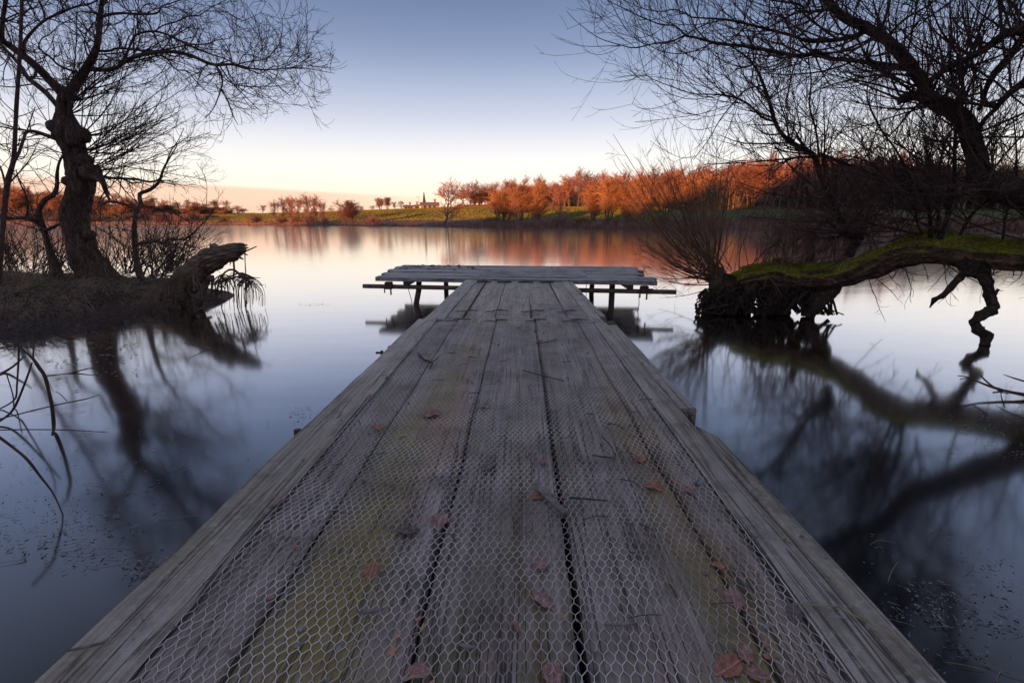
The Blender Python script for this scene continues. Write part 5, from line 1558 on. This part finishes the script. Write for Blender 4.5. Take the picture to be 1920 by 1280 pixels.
m = MB(); tubes(m, sh - OZ, sr, 5); tubes(m, p2 - OZ, r2, 3); tubes(m, p3 - OZ, r3, 3)
m.build('shoots', M_OSIER, oz, kind='stuff')
m = MB()
rt = []
for k in range(26):
    x = rng.uniform(1318, 1350); y = rng.uniform(548, 560); xe = x - rng.uniform(0, 14)
    rt.append(catmull(np.array([P(x + 10, y, 6.3), P(x, y - 3, 6.2), P(xe, y + 8, 6.15), P(xe + rng.normal(0, 3), 592, 6.15)]), 8))
tubes(m, np.array(rt) - OZ, np.full((26, 8), 0.009) * rng.uniform(0.6, 1.3, (26, 1)), 5)
m.build('roots', M_ROOT, oz, kind='stuff')

# twigs reaching in from the right bank over the water
ro = thing('overhanging_branch', 'bare forked branch reaching low over the dark water near the bank', 'branch', loc=tuple(P(2000, 790, 3.2) * [1, 1, 0]))
for pl in ([(1795, 704, 1.6), (1815, 707, 2.6), (1840, 718, 4), (1862, 726, 5), (1890, 734, 6), (1930, 742, 7), (2000, 760, 8)], [(1838, 703, 3), (1850, 715, 3.5), (1864, 726, 4)], [(1800, 711, 1.5), (1815, 708, 2)],
           [(1864, 726, 3.5), (1890, 742, 4), (1920, 755, 4.5), (1990, 790, 5)], [(1882, 702, 1.5), (1905, 710, 3), (1940, 720, 4)], [(1872, 737, 1.2), (1880, 736, 1.6), (1890, 738, 2)]):
    pts, rad = trace(pl, 3.2, 3.0, 18)
    m = MB(); limb_mesh(m, pts - np.array(ro.location), rad, 7, 0.12, 9, int(pl[0][0])); m.build('branch', M_TWIG_R, ro, smooth=True)

# ------------------------------------------------------------------ things floating on the water
mb = MB()


def flakes(n, pxf, pyf, smin, smax, elong=1.0):
    for k in range(n):
        x, y = pxf(), pyf()
        g = G(x, y)
        s = rng.uniform(smin, smax); a = rng.uniform(0, 3.14)
        nn = 5
        th_ = np.sort(rng.uniform(0, 6.28, nn))
        v = np.column_stack([np.cos(th_) * s * elong * rng.uniform(.7, 1.3), np.sin(th_) * s * 0.6, np.full(nn, 0.004) + rng.uniform(0, .003, nn)])
        c_, s_ = math.cos(a), math.sin(a)
        v = v @ np.array([[c_, s_, 0], [-s_, c_, 0], [0, 0, 1]])
        mb.add(np.vstack([v, [[0, 0, 0.005]]]) + [g[0], g[1], 0.002], t=[[k2, (k2 + 1) % nn, nn] for k2 in range(nn)])


U = rng.uniform
flakes(260, lambda: U(20, 260), lambda: 640 + abs(rng.normal(0, 30)), .006, .022)
flakes(200, lambda: U(0, 330), lambda: U(800, 1060), .002, .006, 2)
flakes(180, lambda: rng.normal(110, 70), lambda: rng.normal(1000, 35), .002, .006, 2.5)
flakes(90, lambda: rng.normal(270, 30), lambda: rng.normal(1065, 14), .002, .006, 2.5)
flakes(60, lambda: rng.normal(570, 22), lambda: rng.normal(775, 7), .003, .008)
flakes(60, lambda: U(330, 620), lambda: U(600, 900), .002, .007)
flakes(220, lambda: U(1235, 1340), lambda: U(525, 562), .004, .016)
flakes(130, lambda: U(1780, 1920), lambda: U(750, 860), .003, .010)
flakes(160, lambda: U(1620, 1920), lambda: U(1000, 1280), .001, .004, 1.6)
for cx_, cy_ in ((1680, 1150), (1760, 1120), (1850, 1060), (1900, 1180), (1800, 1220)):
    flakes(45, lambda: rng.normal(cx_, 26), lambda: rng.normal(cy_, 12), .001, .005, 1.8)
flakes(120, lambda: U(1700, 1900), lambda: U(1090, 1180), .002, .006, 2)
flakes(40, lambda: U(560, 620), lambda: U(569, 573), .004, .012, 2)
mb.build('floating_debris', M_FLOAT, None, kind='stuff', label='flecks of floating leaf litter scattered on the still water', category='debris')
mb = MB()
st_ = []
for k in range(46):
    left = rng.random() < 0.55
    x, y = (U(0, 340), U(660, 1100)) if left else (U(1640, 1920), U(1000, 1270))
    g = G(x, y, 0.004); a = rng.normal(0.1, 0.5); l = rng.uniform(0.03, 0.16)
    d_ = np.array([math.cos(a), math.sin(a), 0]); n_ = np.array([-d_[1], d_[0], 0])
    st_.append(catmull(np.array([g - d_ * l / 2, g + n_ * rng.normal(0, l * .1) + [0, 0, .004], g + d_ * l / 2]), 6))
tubes(mb, np.array(st_), np.full((46, 6), 0.0007), 4)
mb.build('floating_stalks', M_GRASS, None, kind='stuff', label='thin dead stalks floating on the dark water', category='stalks')

# ------------------------------------------------------------------ far trees
def far_mat(name, a, b):
    m, N, L, bs = mat(name)
    oi = N.new('ShaderNodeObjectInfo')
    L.new(mixc(N, L, oi.outputs['Random'], (*a, 1), (*b, 1)), bs.inputs['Base Color'])
    bs.inputs['Roughness'].default_value = 0.9
    bs.inputs['Specular IOR Level'].default_value = 0.1
    return m


M_FT = far_mat('far_twigs', (0.19, 0.10, 0.085), (0.46, 0.22, 0.16))
M_FTRUNK = far_mat('far_trunks', (0.14, 0.10, 0.08), (0.2, 0.15, 0.12))
M_FW = far_mat('far_willow_twigs', (0.28, 0.145, 0.09), (0.54, 0.29, 0.15))
M_FB = far_mat('far_bramble', (0.19, 0.115, 0.105), (0.30, 0.185, 0.165))
M_EVER = far_mat('evergreen', (0.08, 0.075, 0.045), (0.11, 0.095, 0.05))
M_CYP = far_mat('cypress', (0.10, 0.09, 0.025), (0.12, 0.1, 0.03))


def far_proto(kind, seed):
    """unit-height bare tree: (trunk mesh, crown mesh)"""
    r = np.random.default_rng(seed)
    t = MB(); c = MB()
    if kind == 'shrub':
        n = 60
        base = np.zeros((1, 4, 3)); base[0, :, 0] = np.linspace(-0.4, 0.4, 4); base[0, :, 2] = 0
        p1, r1 = spawn(base, np.full((1, 4), .02), 70, 0, 1, (60, 90), (0.5, 1.0), 6, 0.2, 0.4, 0.6, 0.012, 0.005, bias=(0, 0, 1), bw=1.3, taper=0, seed=seed)
        p1[..., 2] = np.abs(p1[..., 2])
        p2, r2 = spawn(p1, r1, 14, 0.2, 1, (20, 60), (0.15, 0.4), 4, 0.1, 0.4, 0.6, 0.007, 0.004, seed=seed + 1)
        p2[..., 2] = np.abs(p2[..., 2])
        tubes(t, p1[:8], r1[:8] * 1.5, 4)
        tubes(c, p1[8:], r1[8:], 3); tubes(c, p2, r2, 3)
        return t.mesh('stems'), c.mesh('crown')
    if kind in ('round', 'wood'):
        h0 = 0.16 if kind == 'round' else 0.32
        lean = r.normal(0, 0.03)
        tr = catmull(np.array([[0, 0, -0.03], [0, 0, h0 * .5], [lean, 0, h0], [lean * 2, 0.02, 0.6], [lean * 2.5, 0, 0.85]]), 14)
        tr_r = np.interp(np.linspace(0, 1, 14), [0, .3, 1], [0.028, 0.02, 0.004])
        limb_mesh(t, tr, tr_r, 7, 0.1, 3, seed)
        nl, ang, l1, up = (17, (25, 65), (0.38, 0.72), 0.45) if kind == 'round' else (13, (30, 70), (0.3, 0.55), 0.35)
        p1, r1 = spawn(tr[None, 2:], tr_r[None, 2:], nl, 0.05 if kind == 'round' else 0.25, 0.9, ang, l1, 9, up, 0.35, 0.6, 0.014, 0.004, taper=0.45, seed=seed)
        tubes(t, p1, r1, 4)
    elif kind == 'upright':
        st = np.array([catmull(np.array([[x * .3, y * .3, -0.02], [x * .8, y * .8, 0.35], [x, y, 0.7], [x * 1.05, y * 1.05, 1.0 - abs(r.normal(0, .08))]]), 10) for x, y in r.normal(0, 0.10, (7, 2))])
        sr = np.linspace(0.016, 0.003, 10)[None].repeat(7, 0)
        tubes(t, st, sr, 5)
        p1, r1 = spawn(st, sr, 12, 0.2, 0.95, (18, 45), (0.2, 0.42), 7, 0.45, 0.25, 0.6, 0.008, 0.003, taper=0.4, seed=seed)
    p2, r2 = spawn(p1, r1, 9, 0.15, 1, (20, 60), (0.12, 0.28), 5, 0.25, 0.35, 0.6, 0.007, 0.003, taper=0.3, seed=seed + 1)
    p3, r3 = spawn(p2, r2, 6 if kind != 'upright' else 4, 0.2, 1, (20, 55), (0.06, 0.15), 3, 0.2, 0.3, 0.7, 0.0034, 0.0016, taper=0.2, seed=seed + 2)
    if kind == 'upright':
        tubes(c, p1, r1, 3)
    tubes(c, p2, r2, 3); tubes(c, p3, r3, 3)
    return t.mesh('trunk', True), c.mesh('crown')


PROTO = {}
for kd, ns in (('round', 3), ('wood', 4), ('upright', 3), ('shrub', 3)):
    PROTO[kd] = [far_proto(kd, 500 + 37 * k + len(kd)) for k in range(ns)]
cnt = [0]


def far_tree(name, label, cat, px, r_off, top, wide, kind, crown_m, group, var=None, base_dz=0.0):
    """tree at photo column px, r_off metres behind the shore, reaching photo row top"""
    cnt[0] += 1
    k = cnt[0] if var is None else var
    tm, cm = PROTO[kind][k % len(PROTO[kind])]
    rs = shore_r(px); r = rs + r_off; d = pdir(px)
    z0 = far_z(px, r) + base_dz
    dr_ = ray(px, top); ztop = HC + dr_[2] / math.hypot(dr_[0], dr_[1]) * r
    h = max(1.2, ztop - z0)
    ax = ((d[0] * AR[0] + d[1] * AR[1]) ** 2)
    dep = np.array([d[0] * r, d[1] * r, z0]) - CP
    wm = wide * (dep @ AF) / F
    ro = thing(name, label, cat, group, loc=(d[0] * r, d[1] * r, z0 - 0.05))
    ro.rotation_euler = (0, 0, (k * 2.399) % 6.28)
    sw = wm / {'round': 1.1, 'wood': 0.95, 'upright': 0.62, 'shrub': 1.7}[kind]
    ro.scale = (sw, sw, h)
    for nm, me, mt in ((('trunk', tm, M_FTRUNK), ('crown', cm, crown_m)) if kind != 'shrub' else (('stems', tm, M_FTRUNK), ('crown', cm, crown_m))):
        o = bpy.data.objects.new(nm, me)
        sc.collection.objects.link(o); o.parent = ro
        if not me.materials:
            me.materials.append(mt)
        o.material_slots[0].link = 'OBJECT'; o.material_slots[0].material = mt
    return ro


far_tree('round_tree', 'large round-crowned bare tree alone on the far shore by the houses', 'tree', 835, 2.5, 346, 96, 'round', M_FT, None, 0)
for px, ro_, top, w_ in ((516, 12, 379, 34), (530, 16, 374, 44), (546, 9, 375, 46), (560, 6, 371, 54), (580, 5, 369, 60), (592, 12, 373, 48), (608, 10, 380, 42)):
    far_tree('bare_tree', 'bare rounded tree in the small far-shore clump beside the field', 'tree', px, ro_, top, w_, 'round', M_FT, 'clump of trees on the far shore')
far_tree('thin_tree', 'faint thin leafless tree on the far shore between clump and houses', 'tree', 660, 5, 382, 42, 'upright', M_FT, None)
for px, top, w_ in ((420, 404, 30), (477, 398, 36), (705, 399, 34), (690, 404, 26), (610, 401, 30), (530, 402, 44), (555, 400, 46), (585, 400, 48)):
    far_tree('shrub', 'low grey-brown shrub at the edge of the far field', 'shrub', px, 4, top, w_, 'shrub', M_FB, 'shrubs along the far field')
for px, ro_, top, w_ in ((938, 6, 364, 58), (978, 5, 358, 50), (1002, 7, 353, 54), (1112, 6, 352, 50), (1140, 6, 345, 56), (1172, 7, 350, 48), (1212, 5, 343, 56), (1248, 6, 338, 54), (1290, 6, 343, 56), (1330, 7, 336, 52)):
    far_tree('waterside_willow', 'upright orange-twigged willow on the far right shore', 'tree', px, ro_, top, w_, 'upright', M_FW, 'willows on the far shore')
far_tree('red_tree', 'round reddish leafless tree among the far-shore willows', 'tree', 1046, 8, 358, 60, 'round', M_FT, None, 1)
for px, ro_, top, w_ in ((920, 3, 405, 60), (965, 3, 408, 50), (1045, 3, 398, 64), (1010, 3, 406, 60), (1095, 3, 404, 56), (1140, 3, 405, 60), (1190, 3, 402, 60), (1240, 3, 400, 70), (1290, 3, 398, 70), (1345, 3, 395, 80), (1400, 4, 390, 80), (1455, 3, 395, 80), (1520, 3, 390, 90), (1590, 3, 392, 90), (1670, 3, 392, 100), (1750, 3, 395, 100), (1840, 3, 395, 110), (1920, 3, 395, 110)):
    far_tree('bramble', 'dark bramble thicket at the foot of the far-shore willows', 'shrub', px, ro_, top, w_, 'shrub', M_FB, 'brambles on the far right shore')
# wood on the hill: two ranks
tops = np.array([(870, 362), (890, 347), (940, 343), (990, 340), (1020, 336), (1050, 336), (1080, 324), (1110, 333), (1150, 330), (1180, 328), (1215, 322), (1260, 318), (1330, 312), (1400, 302), (1450, 298), (1520, 294), (1600, 298), (1700, 304), (1800, 312), (1960, 318)], float)
for px in np.arange(874, 1960, 15):
    rs, rc, zc = crest(px)
    far_tree('wood_tree', 'tall bare russet tree in the front rank of the far hillside wood', 'tree', float(px + rng.normal(0, 5)), rc - rs + rng.uniform(-8, 4), float(np.interp(px, tops[:, 0], tops[:, 1]) + rng.normal(1, 6)), rng.uniform(38, 66) * (1 + max(0, px - 1300) / 1500), 'wood', M_FT, 'trees of the hillside wood, front rank')
for px in np.arange(885, 1960, 18):
    rs, rc, zc = crest(px)
    far_tree('wood_tree', 'tall bare russet tree in the rear rank of the far hillside wood', 'tree', float(px + rng.normal(0, 5)), rc - rs + rng.uniform(14, 26), float(np.interp(px, tops[:, 0], tops[:, 1]) + rng.normal(0, 6)), rng.uniform(40, 70) * (1 + max(0, px - 1300) / 1500), 'wood', M_FT, 'trees of the hillside wood, rear rank')
# dark ivy and evergreen undergrowth in the wood
for px in np.arange(980, 1960, 30):
    rs, rc, zc = crest(px)
    far_tree('evergreen_bush', 'dark evergreen bush beneath the hillside wood trees', 'shrub', float(px + rng.normal(0, 6)), rc - rs + rng.uniform(0, 10), float(372 - max(0, px - 1100) * 0.03 + rng.normal(0, 5)), 50, 'shrub', M_EVER, 'evergreens under the hillside wood')
# hedge before the wood
for px in np.arange(866, 1000, 11):
    rs, rc, zc = crest(px)
    far_tree('hedge_bush', 'clipped russet hedge bush along the top of the green field', 'hedge', float(px), rc - rs - 4, float(381 + rng.normal(0, .6)), 26, 'shrub', M_FW, 'hedge along the field top')
# left hills: ranks of small sunlit trees
ltops = np.array([(-60, 346), (0, 350), (60, 356), (150, 364), (250, 372), (330, 377), (400, 382), (440, 388), (470, 392)], float)
for k, px in enumerate(np.arange(-50, 470, 8)):
    far_tree('hilltop_tree', 'small sunlit orange tree on the far left hill', 'tree', float(px + rng.normal(0, 3)), 140 + rng.uniform(-10, 45), float(np.interp(px, ltops[:, 0], ltops[:, 1]) + rng.normal(2, 4)), rng.uniform(24, 36), 'round' if k % 2 else 'wood', M_FW if k % 3 else M_FT, 'trees on the far left hill')
for k, px in enumerate(np.arange(-40, 400, 24)):
    far_tree('hillside_bush', 'brown bush on the lower slope below the far left hill', 'shrub', float(px + rng.normal(0, 4)), 40 + rng.uniform(-20, 30), float(396 + rng.normal(0, 3)), 48, 'shrub', M_FB, 'bushes below the far left hill')
for k, px in enumerate(np.arange(-50, 440, 9)):
    far_tree('hillside_tree', 'dense sunlit orange tree low on the far left hill', 'tree', float(px + rng.normal(0, 4)), 100 + rng.uniform(0, 55), float(np.interp(px, ltops[:, 0], ltops[:, 1]) + 6 + rng.uniform(0, 14)), rng.uniform(24, 36), 'upright', M_FW if k % 3 else M_FT, 'trees low on the far left hill')
for k, px in enumerate(np.arange(900, 1960, 24)):
    rs, rc, zc = crest(px)
    far_tree('understory_tree', 'short dense russet tree beneath the tall hillside wood', 'tree', float(px + rng.normal(0, 5)), rc - rs + rng.uniform(2, 12), float(np.interp(px, tops[:, 0], tops[:, 1]) + 16 + rng.uniform(0, 12)), rng.uniform(40, 56) * (1 + max(0, px - 1300) / 1500), 'upright', M_FT, 'understory of the hillside wood')
for px, top in ((495, 385), (620, 391), (678, 387), (640, 394), (535, 390), (575, 392), (460, 391)):
    far_tree('horizon_tree', 'tiny rounded tree on the skyline of the far field', 'tree', px, 170, top, 26, 'round', M_FT, 'trees on the field skyline')
for px, top in ((716, 374), (728, 373)):
    far_tree('pollard_tree', 'stubby dark pollard tree on the field crest left of the houses', 'tree', px, 128, top, 16, 'upright', M_FB, 'pollards on the field crest')
for px, top in ((742, 379), (756, 378), (700, 386), (765, 384)):
    far_tree('garden_tree', 'small pinkish garden tree beside the low house', 'tree', px, 140, top, 22, 'round', M_FT, 'garden trees by the houses')
far_tree('garden_tree', 'reddish garden tree right of the pointed cypress', 'tree', 868, 126, 350, 34, 'wood', M_FT, None)

# conical cypress
rs, rc, zc = crest(797); r_ = rc + 2; d = pdir(797); zb = far_z(797, r_)
ht = HC + (lambda q: q[2] / math.hypot(q[0], q[1]))(ray(797, 359)) * r_ - zb
cy = thing('cypress', 'tall pointed golden-green cypress rising behind the house roofs', 'tree', loc=(d[0] * r_, d[1] * r_, zb))
m = MB(); limb_mesh(m, np.array([[0, 0, 0], [0, 0, ht * .3], [0, 0, ht * .8]]), np.array([0.15, 0.12, 0.03]), 6, 0.05, 1, 1); m.build('trunk', M_FTRUNK, cy)
m = MB(); n = 2200
hh = rng.random(n) ** 0.9
rr_ = ht * 0.115 * np.clip(1.15 * (1 - hh) ** 0.75, 0.02, 1) * (0.55 + 0.5 * rng.random(n)); aa = rng.random(n) * 6.28
p0 = np.column_stack([np.cos(aa) * rr_ * .55, np.sin(aa) * rr_ * .55, hh * ht * 0.93]); p1_ = np.column_stack([np.cos(aa) * rr_, np.sin(aa) * rr_, hh * ht * 0.93 + ht * 0.06])
tubes(m, np.stack([p0, p1_], 1), np.column_stack([np.full(n, .16), np.full(n, .02)]), 4)
m.build('crown', M_CYP, cy)

# houses on the crest
M_ROOF = simple('slate_roof', (0.16, 0.15, 0.17), (0.24, 0.22, 0.24), 2, 0.8, 0)
M_WALL = simple('brick_wall', (0.34, 0.20, 0.12), (0.44, 0.27, 0.16), 1, 0.9, 0)
M_DARK = simple('window_dark', (0.03, 0.03, 0.035), (0.05, 0.05, 0.055), 1, 0.3, 0)


def house(label, pxa, pxb, eave, ridge_, chims, off):
    pm = (pxa + pxb) / 2
    rs, rc, zc = crest(pm); r = rc + off; d = pdir(pm); n2 = np.array([d[1], -d[0]])
    zb = far_z(pm, r) - 0.4
    dep = r * 0.97 * (d[0] * AF[0] + d[1] * AF[1])
    W = (pxb - pxa) * dep / F
    zz = lambda py: HC + (lambda q: q[2] / math.hypot(q[0], q[1]))(ray(pm, py)) * r
    he, hr = zz(eave) - zb, zz(ridge_) - zb
    D = 6.0
    ho = thing('house', label, 'house', loc=(d[0] * r, d[1] * r, zb))
    ho.rotation_euler = (0, 0, math.atan2(n2[1], n2[0]))
    m = MB(); x = W / 2; y = D / 2
    m.add([[-x, -y, 0], [x, -y, 0], [x, y, 0], [-x, y, 0], [-x, -y, he], [x, -y, he], [x, y, he], [-x, y, he], [-x, 0, hr], [x, 0, hr]],
          q=[[0, 1, 5, 4], [1, 2, 6, 5], [2, 3, 7, 6], [3, 0, 4, 7]], t=[[5, 6, 9], [7, 4, 8]])
    m.build('wall', M_WALL, ho)
    m = MB(); e = 0.35; th_ = 0.15
    k = (hr - he) / y
    for s in (-1, 1):
        m.add([[-x - e, s * (y + e), he - e * k + .03], [x + e, s * (y + e), he - e * k + .03], [x + e, 0, hr + .03], [-x - e, 0, hr + .03],
               [-x - e, s * (y + e), he - e * k + .03 + th_], [x + e, s * (y + e), he - e * k + .03 + th_], [x + e, 0, hr + .03 + th_], [-x - e, 0, hr + .03 + th_]],
              q=[[0, 1, 2, 3], [4, 5, 6, 7], [0, 1, 5, 4], [1, 2, 6, 5], [3, 0, 4, 7]])
    rf = m.build('roof', M_ROOF, ho)
    for c_ in chims:
        m = MB(); box(m, (c_ * W / 2, 0.3, hr + 0.5), (1.0, 0.8, 1.9)); box(m, (c_ * W / 2, 0.3, hr + 1.5), (1.2, 1.0, .2)); m.build('chimney', M_WALL, rf)
    for wx in (-0.55, 0.0, 0.5):
        m = MB(); box(m, (wx * W / 2, -y - 0.02, he * 0.55), (1.0, 0.08, 1.0)); m.build('window', M_DARK, ho)


house('low brick house with grey roof and chimney left of the cypress', 758, 777, 388, 385.4, (0.3,), 6)
house('small outbuilding with grey roof between the two houses', 779, 787, 387, 384.5, (0.2,), 8)
house('longer grey-roofed house directly in front of the cypress', 790, 824, 385.5, 380, (0.6,), -3)
# lamp post
rs, rc, zc = crest(787); r_ = rc + 4; d = pdir(787); zb = far_z(787, r_)
lt = HC + (lambda q: q[2] / math.hypot(q[0], q[1]))(ray(787, 369)) * r_ - zb
lp = thing('lamp_post', 'thin grey lamp post standing beside the cypress', 'lamp post', loc=(d[0] * r_, d[1] * r_, zb))
m = MB(); tubes(m, np.array([[[0, 0, 0], [0, 0, lt * .5], [0, 0, lt]]]), np.array([[.1, .08, .06]]), 6); m.build('pole', M_ROOF, lp)
m = MB(); box(m, (-0.5, 0, lt), (1.2, .2, .14)); m.build('lamp_head', M_ROOF, lp)

# standing grass of the far field, which catches the low sun
M_FGRASS = simple('field_grass', (0.17, 0.17, 0.035), (0.26, 0.24, 0.05), 0.08, 0.9, 0)
mb = MB(); n = 26000
st_ = np.zeros((n, 2, 3))
for k in range(n):
    px = rng.uniform(380, 1250); rs, rc, zc = crest(px); u = rng.uniform(0.2, 1.03); r = rs + (rc - rs) * u; d = pdir(px); z = far_z(px, r)
    st_[k] = [(d[0] * r, d[1] * r, z - 0.03), (d[0] * r + rng.normal(0, .06), d[1] * r + rng.normal(0, .06), z + rng.uniform(0.14, 0.3))]
tubes(mb, st_, np.array([[.09, .05]]) * rng.uniform(0.7, 1.4, (n, 1)), 3)
mb.build('field_grass', M_FGRASS, None, kind='stuff', label='short green grass standing on the far field', category='grass')

# reeds along the far waterline
mb = MB(); n = 9000
px = np.concatenate([rng.uniform(-60, 860, 3000), rng.uniform(860, 2100, 6000)])
st_ = np.zeros((n, 3, 3)); hh = np.zeros(n)
for k in range(n):
    rs = shore_r(px[k]); rr = rs + rng.uniform(-0.6, 3.0) if px[k] > 860 else rs + rng.uniform(-0.4, 3.5)
    d = pdir(px[k]); z = max(far_z(px[k], rr), 0) - 0.05
    h = rng.uniform(0.5, 1.25) * (1.0 if px[k] > 860 else 0.75)
    st_[k] = [(d[0] * rr, d[1] * rr, z), (d[0] * rr + rng.normal(0, .05), d[1] * rr, z + h * .6), (d[0] * rr + rng.normal(0, .15), d[1] * rr, z + h)]
tubes(mb, st_, np.array([[.022, .03, .018]]) * rng.uniform(0.7, 1.5, (n, 1)), 3)
mb.build('reeds', M_REED, None, kind='stuff', label='pale pink dead reeds fringing the far waterline', category='reeds')

#print('TRIS', sum(sum(len(p.vertices) - 2 for p in me.polygons) if len(me.polygons) < 3000 else 2 * len(me.polygons) for me in bpy.data.meshes))
